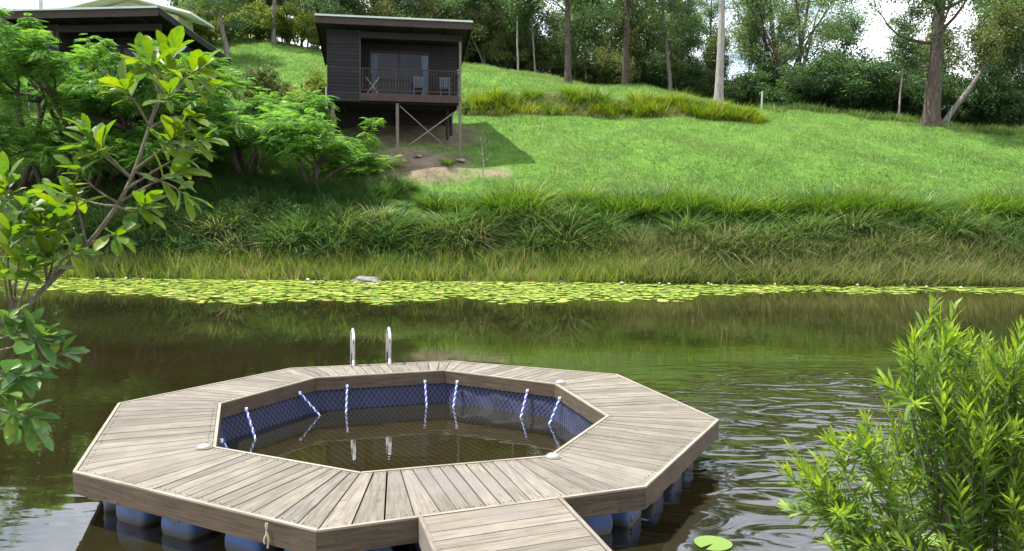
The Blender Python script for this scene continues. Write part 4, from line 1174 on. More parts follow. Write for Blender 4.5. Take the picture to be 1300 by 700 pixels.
def poinciana(spread, h0, h1, nlimb, seed_az):
    parts = []; tips = []
    for k in range(nlimb):
        az = seed_az + k * 2 * PI / nlimb + R.uniform(-.3, .3)
        q, d = limb_path(np.array([0, 0, -.3]), np.array([math.cos(az) * .55, math.sin(az) * .55, 1.]), h0 * R.uniform(.9, 1.15), 4, 0, .1)
        parts.append(tube_np(q, np.linspace(.13, .075, 5), 7))
        for j in range(3):
            a2 = az + (j - 1) * .75 + R.uniform(-.2, .2)
            L = spread * R.uniform(.55, .8)
            q2, d2 = limb_path(q[-1], np.array([math.cos(a2), math.sin(a2), R.uniform(.3, .9)]), L, 5, -.3, .15)
            parts.append(tube_np(q2, np.linspace(.06, .025, 6), 5))
            for m_ in range(4):
                a3 = a2 + R.uniform(-1, 1)
                q3, d3 = limb_path(q2[min(5, 2 + m_)], np.array([math.cos(a3), math.sin(a3), R.uniform(.1, .6)]), spread * R.uniform(.2, .4), 3, -.1, .15)
                parts.append(tube_np(q3, np.linspace(.022, .01, 4), 4)); tips.append(q3[-1]); tips.append(q3[1]); tips.append(q3[2] + np.array([R.normal(0, .3), R.normal(0, .3), R.uniform(.0, .35)]))
    tips = np.array(tips)
    # bring the tips to layered umbrella heights
    rr = np.linalg.norm(tips[:, :2], axis=1) / spread
    # fronds: whorls of feathery leaves at each tip
    nf = 19; F_c = np.repeat(tips, nf, 0); n = len(F_c)
    az = R.uniform(0, 2 * PI, n); el = R.normal(.05, .22, n)
    A = np.stack([np.cos(az) * np.cos(el), np.sin(az) * np.cos(el), np.sin(el)], 1)
    L = R.uniform(.32, .6, n)
    base = F_c + A * .05 + R.normal(0, .07, (n, 3))
    S_ = unit(np.cross(A, np.array([0, 0, 1.0]))); Up = np.cross(S_, A)
    npn = 8
    t = (np.arange(npn) + .8) / npn
    tt = np.tile(np.repeat(t, 2), n); sg = np.tile(np.array([1, -1.]), n * npn); ri = np.repeat(np.arange(n), npn * 2)
    P = base[ri] + A[ri] * (L[ri] * tt)[:, None] - np.array([0, 0, 1.]) * (.28 * L[ri] * tt ** 2)[:, None]
    LA = S_[ri] * sg[:, None] + A[ri] * .45 - np.array([0, 0, .25])
    pl = L[ri] * .36 * np.sin(np.clip(tt, .12, .93) * PI) ** .6
    V, F = leaves(P, LA, Up[ri] + R.normal(0, .15, (len(ri), 3)), pl, pl * .36, .05)
    tint = np.clip(R.uniform(.25, .85, len(tips))[np.repeat(np.arange(len(tips)), nf)][ri] + R.normal(0, .1, len(ri)), 0, 1)
    TV, TF = merge(parts)
    return (TV, TF), (V, F, np.repeat(tint, 4))


proto('poin_a', poinciana(3.6, 2.2, 3, 4, .3), 'poin', 'bark_dark')
proto('poin_c', poinciana(3.4, 4.0, 3, 4, .9), 'poin', 'bark_dark')
proto('poin_b', poinciana(3.2, 1.5, 3, 4, 1.1), 'poin', 'bark_dark')
for (px, Y, k, s, sxy, rz, lb) in [(22, 33.4, 'poin_c', 1.05, 1.05, .3, 'feathery flat topped tree at the left edge in front of the left cabin'),
                                   (60, 33.4, 'poin_c', 1.1, .95, 2.2, 'feathery tree in front of the left end of the left cabin'),
                                   (130, 33.4, 'poin_c', 1.08, 1.05, 4.1, 'feathery tree covering the balcony of the left cabin'),
                                   (200, 33.4, 'poin_a', 1.5, .95, 5.2, 'feathery tree between the left cabin and the lower spreading tree'),
                                   (118, 32.7, 'poin_b', 1.25, 1.0, .8, 'low feathery tree under the taller ones in front of the left cabin balcony'),
                                   (182, 32.6, 'poin_b', 1.15, .95, 3.0, 'low feathery tree behind the leaning branch of the left foreground tree'),
                                   (246, 33.2, 'poin_b', 1.15, .9, 5.6, 'low feathery tree just left of the lower spreading tree'),
                                   (314, 34.2, 'poin_b', 1.6, 1.15, 1.0, 'low spreading feathery tree left of the middle cabin'),
                                   (398, 33.6, 'poin_b', 1.05, .85, 2.5, 'smallest feathery tree in front of the middle cabin corner')]:
    plant('feathery_tree', k, gpt(px, Y), lb, 'tree', rz=rz, s=s, sxy=sxy)

# small things on the slope
o = MB().tube([(0, 0, -.1), (.03, 0, .8), (-.03, .05, 1.5), (-.12, .02, 2.0)], [.028, .022, .016, .006], 6)
for (z, a, L) in ((.9, .5, .5), (1.2, 2.6, .45), (1.5, 5.8, .5), (1.0, 4.0, .4), (1.7, 1, .3)):
    o.tube([(0, 0, z), (math.cos(a) * L * .5, math.sin(a) * L * .3, z + L * .45), (math.cos(a) * L * .7, math.sin(a) * L * .5, z + L * .9)], [.012, .008, .003], 5)
o = o.build('bare_sapling', 'bark_pale', None, gpt(612, 34.2)); tag(o, 'leafless pale sapling on the lawn right of the cabin', 'sapling')
p = gpt(961, 48.4); o = MB().tube([(0, 0, -.2), (.01, 0, 1.0)], .05, 8).tube([(.01, 0, 1.0), (.01, 0, 1.04)], .06, 8).build('marker_post', 'white', None, p); tag(o, 'short white marker post beside the yellow tussock strip', 'post')
p = gpt(1195, 46); o = MB().tube([(0, 0, -.2), (.22, 0, 1.2)], .022, 6).tube([(.22, 0, 1.2), (.225, 0, 1.23)], .026, 6).build('leaning_stake', 'bark_pale', None, p); tag(o, 'thin pale stake leaning beside the thick trunk', 'stake')


def rock(px, Y, sx, sy, sz, lb, z=None):
    import bmesh
    bm = bmesh.new(); bmesh.ops.create_icosphere(bm, subdivisions=3, radius=1)
    k = R.uniform(0, 9)
    for v in bm.verts:
        c = v.co; f = 1 + .18 * math.sin(c.x * 3 + k) * math.cos(c.y * 4 - k) + .12 * math.sin(c.z * 5 + c.x * 4 + k)
        v.co = Vector((c.x * sx * f, c.y * sy * f, max(-.3, c.z) * sz * f))
    me_ = bpy.data.meshes.new('rock'); bm.to_mesh(me_); bm.free()
    p = gpt(px, Y)
    if z is not None: p[2] = z
    o = link('rock', me_, 'rock', None, p); tag(o, lb, 'rock')


rock(464, 26.9, .48, .3, .17, 'flat grey rock at the waterline behind the lily pads', .02)
rock(414, 27.1, .14, .12, .1, 'small grey stone at the waterline left of the flat rock', .02)
rock(583, 36.0, .28, .2, .12, 'pale stone beside the foot of the right cabin post')
rock(530, 36.3, .2, .2, .1, 'small stone on the bare soil under the cabin')

# ------------------------------------------------------------------ grasses


def visible_filter(X, Y, m_=.06):
    u = X / Y; return (u > -.63 - m_) & (u < .63 + m_)


def grass_object(name, P, L, W, m_, lean=(.1, .5), droop=(.1, .4), segs=2, tintf=None, label=None, cat=None, az=None):
    n = len(P)
    V, F, k = blades(P, R.uniform(0, 2 * PI, n) if az is None else az, L, R.uniform(*lean, n), R.uniform(*droop, n), W, segs)
    t = np.clip(R.normal(.45, .18, n), 0, 1) if tintf is None else tintf
    o = link(name, mesh_np(name, V, F, tint=np.repeat(t, k)), m_)
    tag(o, label, cat, kind='stuff'); return o


def vnoise(X, Y, s, k=0.0):
    return (np.sin(X * s + 1.7 * np.sin(Y * s * .7 + k)) + np.sin(Y * s * 1.3 + 1.3 * np.sin(X * s * .8 - k)) + .6 * np.sin((X + Y) * s * 2.1 + k)) / 5.2 + .5


# lawn
n = 330000
Y = 32.4 + (66 - 32.4) * R.uniform(0, 1, n) ** 1.55; X = R.uniform(-.68, .68, n) * Y
bm_ = bare_mask(X, Y); keep = (R.uniform(0, 1, n) > bm_ * 1.35)
X, Y = X[keep], Y[keep]; n = len(X)
P = np.stack([X, Y, ground_z(X, Y) - .02], 1)
ht = R.uniform(.09, .20, n) * (.7 + .8 * vnoise(X, Y, .9)); ht = np.where(Y > 46, ht * 1.25, ht)
t = np.clip(.27 + .28 * vnoise(X, Y, .45, 2) + .3 * (vnoise(X, Y * 2.2, .17, 5) - .4) + R.normal(0, .16, n) + np.where(R.uniform(0, 1, n) < .03, .4, 0), 0, 1)
grass_object('lawn_grass', P, ht, R.uniform(.02, .04, n), 'lawn', (.1, .8), (0, .4), 1, t, 'short sunlit green grass covering the hillside lawn', 'grass')


# weeds, taller tufts and seed heads through the lawn
n = 11000
Y = 33 + (62 - 33) * R.uniform(0, 1, n) ** 1.5; X = R.uniform(-.68, .68, n) * Y
k = vnoise(X, Y, .7, 6) + R.normal(0, .2, n) > .62; X, Y = X[k], Y[k]; k = bare_mask(X, Y) < .4; X, Y = X[k], Y[k]; n = len(X)
P = np.stack([X, Y, ground_z(X, Y) - .02], 1)
grass_object('lawn_weeds', P, R.uniform(.15, .34, n), R.uniform(.04, .09, n), 'lawn', (.0, .9), (.1, .6), 2, np.clip(R.normal(.62, .22, n), 0, 1), 'taller weeds and seed heads scattered through the lawn', 'weeds')


def clumps(cx, cy, nb, Lr, Wr, m_, name, label, spread=.16, lean=(.15, .8), droop=(.15, .6), segs=3, tint=(.45, .2), ltint=.0, az_bias=None, zoff=-.05):
    nc = len(cx); ci = np.repeat(np.arange(nc), nb); n = len(ci)
    az = R.uniform(0, 2 * PI, n); r = R.uniform(0, 1, n) ** .5
    sc = R.uniform(.6, 1.35, nc)
    X = cx[ci] + np.cos(az) * r * spread * sc[ci]; Y = cy[ci] + np.sin(az) * r * spread * sc[ci]
    P = np.stack([X, Y, ground_z(X, Y) + zoff], 1)
    ct = R.normal(tint[0], tint[1] * .8, nc)
    t = np.clip(ct[ci] + R.normal(0, tint[1] * .7, n), 0, 1)
    ln = lean[0] + (lean[1] - lean[0]) * r * R.uniform(.6, 1.1, n)
    V, F, k = blades(P, az + R.normal(0, .4, n), R.uniform(*Lr, n) * sc[ci], ln, R.uniform(*droop, n), R.uniform(*Wr, n), segs)
    o = link(name, mesh_np(name, V, F, tint=np.repeat(t, k)), m_)
    tag(o, label, 'grass', kind='stuff'); return o


def strip(n, y0, y1, u0=-.66, u1=.66):
    Y = R.uniform(y0, y1, n); return R.uniform(u0, u1, n) * Y, Y


# lush drooping grass on the steep bank
cx, cy = strip(330, 28.5, 31.2)
clumps(cx, cy, 60, (.35, .7), (.035, .06), 'lush', 'bank_grass', 'lush green drooping grass covering the steep bank', .35, (.2, 1.2), (.3, .85), 3, (.40, .25))
cx, cy = strip(190, 28.9, 30.7)
clumps(cx, cy, 230, (.8, 1.5), (.035, .062), 'lush', 'bank_tussocks', 'lush drooping tussock mounds heaped along the steep bank', .42, (.05, 1.15), (.35, .9), 3, (.5, .3))
# bright tussocks along the top of the bank
cx, cy = strip(210, 31.3, 32.6, -.12, .66)
k = vnoise(cx, cy * .3, .95, 1.0) > np.where(cx < 4, .5, .34); cx, cy = cx[k], cy[k]
clumps(cx, cy, 210, (.7, 1.5), (.03, .055), 'tussock', 'terrace_tussocks', 'row of bright green tussock mounds along the top of the bank', .40, (.03, 1.0), (.2, .65), 3, (.5, .28))
cx, cy = strip(34, 31.3, 32.0, -.12, .66)
clumps(cx, cy, 230, (1.0, 1.5), (.035, .06), 'tussock', 'big_tussocks', 'large bright tussock mounds along the top of the bank', .5, (.05, 1.1), (.25, .65), 3, (.55, .3))
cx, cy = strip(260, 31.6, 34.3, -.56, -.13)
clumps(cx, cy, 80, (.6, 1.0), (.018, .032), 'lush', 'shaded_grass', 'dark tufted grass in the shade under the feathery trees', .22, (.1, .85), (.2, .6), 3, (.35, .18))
# reedy yellow grass by the water
cx, cy = strip(1700, 27.1, 29.4, -.66, .24); k = cy < 28.05 + 1.2 * vnoise(cx, cy * 0, .55, 3.0) ** 1.6 + R.normal(0, .15, len(cy)); cx, cy = cx[k], cy[k]
clumps(cx, cy, 24, (.35, .85), (.02, .036), 'reed', 'waterside_reeds', 'yellow green reedy grass along the waterline', .2, (.05, .5), (.05, .35), 2, (.42, .24))
cx, cy = strip(800, 27.1, 29.3, .14, .66)
clumps(cx, cy, 34, (.5, 1.15), (.02, .036), 'straw', 'dry_bank_grass', 'long dry leaning grass on the right part of the bank', .2, (.1, .8), (.1, .5), 3, (.4, .24))
cx, cy = strip(700, 27.1, 29.0, .10, .66)
clumps(cx, cy, 26, (.4, .9), (.02, .036), 'reed', 'green_bank_grass', 'green bank grass mixed through the dry grass on the right', .22, (.05, .6), (.05, .4), 2, (.3, .22))
# long grass along the crest under the wood
cx, cy = strip(420, 47.4, 50.5, .30, .68)
clumps(cx, cy, 30, (.3, .65), (.03, .055), 'lawn', 'crest_grass', 'long grass along the crest at the foot of the wood', .3, (.05, .6), (.1, .4), 2, (.5, .25))
# leafy weeds on the left part of the bank
n = 420; cx, cy = strip(n, 28.2, 31.0, -.60, -.22)
cz = ground_z(cx, cy) + R.uniform(.1, .55, n)
V, F, t = leaf_cloud(np.stack([cx, cy, cz], 1), R.uniform(.22, .42, n), 90, .10, .06, .7, .1)
tag(link('bank_weeds', mesh_np('bank_weeds', V, F, tint=t), 'weed'), 'leafy green weeds smothering the left part of the bank', 'weeds', kind='stuff')
# straggling reeds left edge and through the strip
cx, cy = strip(210, 45.0, 46.2, -.055, .30)
k = (cx > 6.6) | (R.uniform(0, 1, len(cx)) < .42); cx, cy = cx[k], cy[k]
clumps(cx, cy, 70, (.5, 1.05), (.03, .06), 'ytussock', 'upper_tussock_strip', 'yellow green tussock strip along the upper terrace', .25, (.1, .8), (.15, .55), 3, (.42, .25))
cx, cy = strip(240, 44.9, 46.0, -.055, .26)
clumps(cx, cy, 40, (.3, .6), (.014, .026), 'straw', 'dry_terrace_grass', 'dry brown grass at the foot of the upper tussock strip', .25, (.2, 1.0), (.2, .6), 2, (.5, .25))
# single tussocks that stand apart


def tuft(px, Y, nb, L, m_, lb, sp=.18):
    p = gpt(px, Y); az = R.uniform(0, 2 * PI, nb); r = R.uniform(0, 1, nb) ** .5
    P = np.stack([np.cos(az) * r * sp, np.sin(az) * r * sp, np.full(nb, -.06)], 1)
    V, F, k = blades(P, az, L * R.uniform(.6, 1.1, nb), .1 + .75 * r, R.uniform(.15, .5, nb), R.uniform(.018, .032, nb), 3)
    o = link('tussock', mesh_np('tussock', V, F, tint=np.repeat(np.clip(R.normal(.5, .18, nb), 0, 1), k)), m_, None, p)
    tag(o, lb, 'tussock', 'lone tussocks on the slope')


tuft(567, 35.6, 150, .62, 'tussock', 'small lone tussock beside the foot of the right cabin post', .15)
tuft(522, 33.6, 180, .72, 'tussock', 'lone tussock below the bare soil in front of the cabin')
tuft(734, 32.3, 260, 1.0, 'tussock', 'rounded tussock standing left of the gap in the bank top row', .3)
tuft(612, 45.6, 220, 1.0, 'ytussock', 'yellow tussock at the left end of the upper strip', .3)
tuft(820, 45.4, 220, 1.1, 'ytussock', 'big yellow tussock in the middle of the upper strip', .32)
tuft(857, 46.0, 240, 1.3, 'ytussock', 'tallest yellow tussock of the upper strip, below the pale gum', .35)
tuft(905, 46.3, 220, 1.1, 'ytussock', 'yellow tussock right below the pale gum trunk', .35)

# ------------------------------------------------------------------ water lilies


def pad_mesh(seed):
    rg = np.random.default_rng(seed); n = 18; V = [(0, 0, .004)]
    a0 = .16
    for ring in (.55, 1.0):
        for i in range(n):
            a_ = a0 + (2 * PI - 2 * a0) * i / (n - 1); w = 1 + .04 * math.sin(3 * a_ + seed)
            V.append((math.cos(a_) * ring * w, math.sin(a_) * ring * w, .004 + (ring > .9) * (.03 * math.sin(a_ * 2 + seed) + .02)))
    F = []
    for i in range(n - 1):
        F.append((0, 1 + i, 2 + i)); F.append((1 + i, 1 + n + i, 2 + n + i)); F.append((1 + i, 2 + n + i, 2 + i))
    return np.array(V), np.array(F)


def lily_front(px):
    """nearest distance the lily band reaches at this photo column"""
    return np.interp(px, [-200, 60, 110, 180, 230, 300, 450, 600, 700, 790, 870, 900, 1000, 1300, 1600], [24.5, 22.8, 22.0, 21.6, 20.3, 20.2, 20.6, 21.0, 20.9, 21.3, 21.8, 23.2, 24.0, 24.5, 24.8])


cand = []
for _ in range(60000):
    px = R.uniform(20, 1340); Y = 19.3 + 7.7 * R.uniform(0, 1)
    f = lily_front(px) + 1.5 * (vnoise(px / 26.0, px * 0, 1.0, 4.0) - .45)
    if Y < f: continue
    edge = (Y - f)
    if edge < 1.2 and R.uniform() > .12 + .6 * edge / 1.2: continue
    cand.append((px, Y))
    if len(cand) > 7000: break
used = {}; pads = []
for (px, Y) in cand:
    X = (px - 650) / FPX * Y; r = R.uniform(.06, .17)
    c = (int(X / .33), int(Y / .33)); ok = True
    for i in (-1, 0, 1):
        for j in (-1, 0, 1):
            for (x2, y2_, r2) in used.get((c[0] + i, c[1] + j), ()):
                if (x2 - X) ** 2 + (y2_ - Y) ** 2 < (.56 * (r + r2)) ** 2: ok = False
    if not ok: continue
    used.setdefault(c, []).append((X, Y, r)); pads.append((X, Y, r))
pads.sort(key=lambda q: q[1] / q[2])
PM = []
for s2 in range(5):
    V, F = pad_mesh(s2)
    me_ = mesh_np('lily_pad', V, F, tint=np.full(len(V), (.12, .35, .5, .68, .92)[s2])); me_.materials.append(MT['pad']); PM.append(me_)
for i, (X, Y, r) in enumerate(pads[:296]):
    o = link('lily_pad', PM[i % 5], None, None, (X, Y, .006 + .006 * (i % 4)), R.uniform(0, 2 * PI)); o.scale = (r, r, r * R.uniform(.4, 1.3)); o.rotation_euler[0] = R.normal(0, .04)
    tn_ = ('dark green', 'fresh green', 'yellow green', 'pale yellow green', 'browning yellow')[i % 5]
    u_ = X / Y; wh = 'left' if u_ < -.2 else 'middle' if u_ < .12 else 'thin right'
    tag(o, ('small ' if r < .11 else 'large ') + tn_ + ' lily pad in the ' + wh + ' part of the band', 'lily pad', 'lily pads along the far bank')
rest = pads[296:]
parts = []; tn = []
for i, (X, Y, r) in enumerate(rest):
    V, F = pad_mesh(i % 7); a_ = R.uniform(0, 2 * PI); c, s2 = math.cos(a_), math.sin(a_)
    V = np.stack([(V[:, 0] * c - V[:, 1] * s2) * r + X, (V[:, 0] * s2 + V[:, 1] * c) * r + Y, V[:, 2] * r * 1.4 + .006 + .008 * (i % 5)], 1)
    parts.append((V, F)); tn.append(np.full(len(V), np.clip(R.normal(.5, .22), 0, 1)))
V, F = merge(parts)
tag(link('lily_carpet', mesh_np('lily_carpet', V, F, tint=np.concatenate(tn)), 'pad'), 'dense carpet of lily pads against the far bank', 'lily pads', kind='stuff')
for (x, y, r, lb) in ((1.46, 5.66, .135, 'large round lily pad in the open water at the right front corner of the deck'), (2.42, 5.62, .13, 'lily pad floating under the narrow leaved shrub at the bottom edge'),
                      (2.72, 5.85, .11, 'lily pad behind the stems of the narrow leaved shrub'), (3.1, 5.75, .12, 'lily pad at the bottom right behind the narrow leaved shrub')):
    o = link('lily_pad', PM[0], None, None, (x, y, .008), R.uniform(0, 6)); o.scale = (r, r, r * .5); tag(o, lb, 'lily pad', 'lone lily pads near the deck')
# white blossoms
bl = None
for (px, Y) in ((122, 26.4), (158, 26.6), (180, 26.2), (390, 26.8), (397, 25.6), (790, 26.6), (838, 26.5), (850, 26.4), (900, 26.7), (904, 26.2), (985, 26.5), (1090, 26.6), (1150, 26.8), (1178, 26.2), (1222, 26.0)):
    if bl is None:
        mb = MB()
        for ring, (n_, el, L) in enumerate(((8, .35, .10), (7, .8, .09), (5, 1.2, .075))):
            for i in range(n_):
                a_ = 2 * PI * i / n_ + ring * .3; d = np.array([math.cos(a_) * math.cos(el), math.sin(a_) * math.cos(el), math.sin(el)]); sd_ = np.array([-math.sin(a_), math.cos(a_), 0]) * .022
                m2 = d * L * .55; mb.quadmesh([(0, 0, 0), m2 + sd_, d * L, m2 - sd_], [(0, 1, 2, 3)])
        bl = mb.build('water_lily_flower', 'petal'); o = bl
    else:
        o = bl.copy(); C.objects.link(o)
    X = (px - 650) / FPX * Y; o.location = (X, Y, .05); o.scale = (.75,) * 3; o.rotation_euler = (R.uniform(-.3, .3), R.uniform(-.3, .3), R.uniform(0, 6))
    tag(o, 'white water lily blossom among the pads by the far bank', 'flower', 'water lily blossoms')

# ------------------------------------------------------------------ shrubs on the near bank


def broad_leaf():
    """obovate leaf, length 1 along X, folded on its midrib and curling down at the tip"""
    t = np.array([0, .08, .3, .55, .78, .93, 1.0]); w = np.array([.012, .03, .125, .19, .17, .08, .0])
    V = []; 
    for a_, b in zip(t, w):
        z = -.16 * a_ ** 2.2
        V += [(a_, 0, z - .012), (a_, b, z + b * .28), (a_, -b, z + b * .28)]
    F = []
    for i in range(len(t) - 1):
        p_, q_ = i * 3, i * 3 + 3
        F += [(p_, q_, q_ + 1), (p_, q_ + 1, p_ + 1), (p_, p_ + 2, q_ + 2), (p_, q_ + 2, q_)]
    return np.array(V), np.array(F)


def lance_leaf():
    t = np.array([0, .25, .6, 1.0]); w = np.array([.012, .055, .05, 0.0]); V = []
    for a_, b in zip(t, w):
        z = -.10 * a_ ** 2
        V += [(a_, 0, z - .01), (a_, b, z + b * .3), (a_, -b, z + b * .3)]
    F = []
    for i in range(len(t) - 1):
        p_, q_ = i * 3, i * 3 + 3
        F += [(p_, q_, q_ + 1), (p_, q_ + 1, p_ + 1), (p_, p_ + 2, q_ + 2), (p_, q_ + 2, q_)]
    return np.array(V), np.array(F)


def frame(A, Nn):
    A = unit(A); Y_ = unit(np.cross(Nn, A)); Z_ = np.cross(A, Y_); return A, Y_, Z_


def attach_leaves(root, P, A, Nn, L, tint, shape, m_, wscale, nmax=300, stuff='foliage'):
    """biggest-looking leaves as objects of their own, the rest joined"""
    BV, BF = shape
    meshes = []
    for q in range(6):
        me_ = mesh_np('leaf', BV, BF, tint=np.full(len(BV), .1 + q * .16), smooth=True); me_.materials.append(MT[m_]); meshes.append(me_)
    base = np.array(root.location)
    cam_p = np.array([0, 0, CAMH])
    ordr = np.argsort(-(L / np.linalg.norm(P - cam_p, axis=1)))
    X_, Y_, Z_ = frame(A, Nn)
    rl_ = root.location
    for i in ordr[:nmax]:
        o = bpy.data.objects.new('leaf', meshes[int(np.clip(tint[i], 0, .999) * 6)]); C.objects.link(o); o.parent = root
        l = L[i]; w = l * wscale[i]
        o.matrix_local = Matrix(((X_[i][0] * l, Y_[i][0] * w, Z_[i][0] * l, P[i][0] - base[0]), (X_[i][1] * l, Y_[i][1] * w, Z_[i][1] * l, P[i][1] - base[1]), (X_[i][2] * l, Y_[i][2] * w, Z_[i][2] * l, P[i][2] - base[2]), (0, 0, 0, 1)))
    rs = ordr[nmax:]
    if len(rs):
        V = P[rs][:, None] + (X_[rs][:, None] * BV[None, :, :1] + Z_[rs][:, None] * BV[None, :, 2:]) * L[rs][:, None, None] + Y_[rs][:, None] * BV[None, :, 1:2] * (L[rs] * wscale[rs])[:, None, None]
        k = len(BV); F = (np.arange(len(rs))[:, None, None] * k + BF[None]).reshape(-1, 3)
        o = link(stuff, mesh_np(stuff, V.reshape(-1, 3) - base, F, tint=np.repeat(tint[rs], k), smooth=True), m_, root)
        tag(o, kind='stuff')


def px_path(pp):
    return np.array([at(*q) for q in pp])


def smooth_path(P, n=14):
    P = np.asarray(P); t = np.linspace(0, len(P) - 1, n); i = np.clip(t.astype(int), 0, len(P) - 2); f = (t - i)[:, None]
    Pm = np.vstack([2 * P[0] - P[1], P, 2 * P[-1] - P[-2]])
    p0, p1, p2_, p3 = Pm[i], Pm[i + 1], Pm[i + 2], Pm[i + 3]
    return .5 * ((2 * p1) + (-p0 + p2_) * f + (2 * p0 - 5 * p1 + 4 * p2_ - p3) * f ** 2 + (-p0 + 3 * p1 - 3 * p2_ + p3) * f ** 3)


# --- left: broad-leaved tree reaching in from the bank
base = np.array([-3.5, 3.6, float(ground_z(-3.5, 3.6)) - .05])
lt = empty('broad_leaved_tree', base); tag(lt, 'young tree with big glossy leaves reaching in from the left foreground', 'tree')
D0 = 4.2
root_p = base + np.array([0, 0, 0])
main = smooth_path(np.vstack([root_p, base + [.15, .1, .7], px_path([(-60, 460, 4.0), (18, 402, 4.1), (60, 362, 4.15), (110, 312, 4.2), (148, 262, 4.2), (170, 218, 4.25), (188, 165, 4.3), (202, 118, 4.3), (208, 92, 4.3)])]), 40)
parts = [tube_np(main - base, np.linspace(.021, .005, 40), 8)]
clus = []      # centre point, growing direction, leaf count, length, material set


def twig(path, r0=.008, r1=.003, n=12):
    q = smooth_path(px_path(path), n); parts.append(tube_np(q - base, np.linspace(r0, r1, n), 5)); return q


bl_c = []      # bright clusters: (px,py,Y,count,len)
tw = [([(188, 165, 4.3), (205, 120, 4.35), (216, 72, 4.4)], 16, .24), ([(200, 128, 4.3), (225, 105, 4.25), (252, 88, 4.2)], 14, .24), ([(190, 160, 4.3), (172, 130, 4.2), (158, 112, 4.15)], 12, .21),
      ([(172, 215, 4.25), (205, 190, 4.2), (222, 172, 4.15)], 14, .22), ([(165, 225, 4.25), (140, 205, 4.15), (120, 190, 4.1)], 14, .22), ([(150, 258, 4.2), (190, 235, 4.1), (228, 218, 4.05)], 14, .21),
      ([(160, 240, 4.2), (200, 215, 4.3), (245, 190, 4.35)], 12, .2), ([(110, 312, 4.2), (100, 270, 4.1), (92, 246, 4.05)], 13, .19), ([(110, 312, 4.2), (135, 300, 4.0), (150, 300, 3.95)], 9, .17),
      ([(60, 362, 4.15), (55, 310, 4.1), (50, 275, 4.1)], 13, .19), ([(60, 362, 4.15), (80, 330, 4.05), (98, 318, 4.0)], 9, .17), ([(18, 402, 4.1), (10, 340, 4.05), (12, 300, 4.0)], 13, .2),
      ([(18, 402, 4.1), (35, 360, 4.0), (42, 340, 3.95)], 10, .18), ([(20, 300, 4.2), (5, 265, 4.2), (0, 245, 4.2)], 9, .18), ([(148, 262, 4.2), (120, 258, 4.3), (60, 240, 4.4)], 10, .18), ([(170, 218, 4.25), (215, 235, 4.35), (238, 250, 4.4)], 9, .19),
      ([(188, 165, 4.3), (215, 150, 4.2), (245, 150, 4.15)], 10, .21), ([(202, 118, 4.3), (190, 90, 4.35), (178, 80, 4.4)], 9, .2)]
for (px_, py_, sx_, sy_) in [(110, 165, 165, 225), (215, 120, 200, 128), (185, 70, 205, 100), (260, 112, 225, 115), (262, 175, 205, 190), (185, 262, 148, 262),
                             (75, 262, 110, 312), (30, 262, 20, 300), (70, 285, 60, 362), (25, 325, 18, 402), (60, 330, 60, 362), (5, 350, 18, 402), (35, 290, 12, 300), (95, 215, 150, 258), (-5, 290, 20, 300), (10, 225, 20, 300)]:
    Yd = 4.15 + R.uniform(-.2, .2)
    tw.append(([(sx_, sy_, 4.2), ((sx_ + px_) / 2 + R.uniform(-5, 5), (sy_ + py_) / 2 + 6, (4.2 + Yd) / 2), (px_, py_, Yd)], int(R.integers(9, 14)), R.uniform(.16, .215)))
dk = [([(-60, 460, 4.0), (20, 440, 3.9), (55, 428, 3.85)], 13, .22), ([(-60, 460, 4.0), (-10, 470, 3.8), (30, 478, 3.75)], 14, .23), ([(-60, 500, 4.0), (0, 520, 3.8), (40, 530, 3.7)], 13, .2),
      ([(-40, 500, 4.0), (30, 470, 4.0), (85, 446, 4.0)], 11, .2), ([(-60, 420, 4.0), (-15, 410, 3.95), (12, 405, 3.9)], 12, .21), ([(-60, 540, 3.9), (-20, 545, 3.8), (15, 535, 3.8)], 10, .18), ([(-60, 470, 3.9), (-20, 500, 3.7), (5, 500, 3.65)], 12, .2), ([(-60, 440, 4.0), (0, 430, 3.9), (40, 415, 3.9)], 11, .2), ([(-60, 520, 4.0), (-10, 520, 3.95), (45, 545, 3.9)], 9, .17)]


def cluster_leaves(tws, lists):
    for path, cnt, L in tws:
        q = twig(path); d = unit(q[-1] - q[-4])
        for i in range(cnt):
            f = 1 - .42 * (i / cnt) ** 1.2; x = f * (len(q) - 1); k = min(int(x), len(q) - 2); pb = q[k] + (q[k + 1] - q[k]) * (x - k)
            az = i * 2.4 + R.uniform(-.3, .3)
            u = unit(np.cross(d, [0.2, .1, .97])); w = np.cross(d, u)
            opn = .35 + .9 * (i / cnt) + R.uniform(-.1, .15)
            A = d * math.cos(opn) + (u * math.cos(az) + w * math.sin(az)) * math.sin(opn) + np.array([0, 0, -.08])
            Nn = unit(np.array([0, 0, 1.0]) + d * .5 + R.normal(0, .2, 3))
            lists.append((pb, A, Nn, L * .8 * R.uniform(.5, 1.12), np.clip(R.normal(.5, .2), 0, 1)))


la, lb_ = [], []
cluster_leaves(tw, la); cluster_leaves(dk, lb_)
TV, TF = merge(parts)
link('trunk', mesh_np('trunk', TV, TF, smooth=True), 'bark_twig', lt)


def to_arr(ls): return [np.array([q[i] for q in ls]) for i in range(5)]


P, A, Nn, L, t = to_arr(la); attach_leaves(lt, P, A, Nn, L, t, broad_leaf(), 'big_leaf', R.uniform(.9, 1.2, len(L)), 205, 'foliage')
P, A, Nn, L, t = to_arr(lb_); attach_leaves(lt, P, A, Nn, L, t, broad_leaf(), 'shade_leaf', R.uniform(.9, 1.2, len(L)), 90, 'foliage')

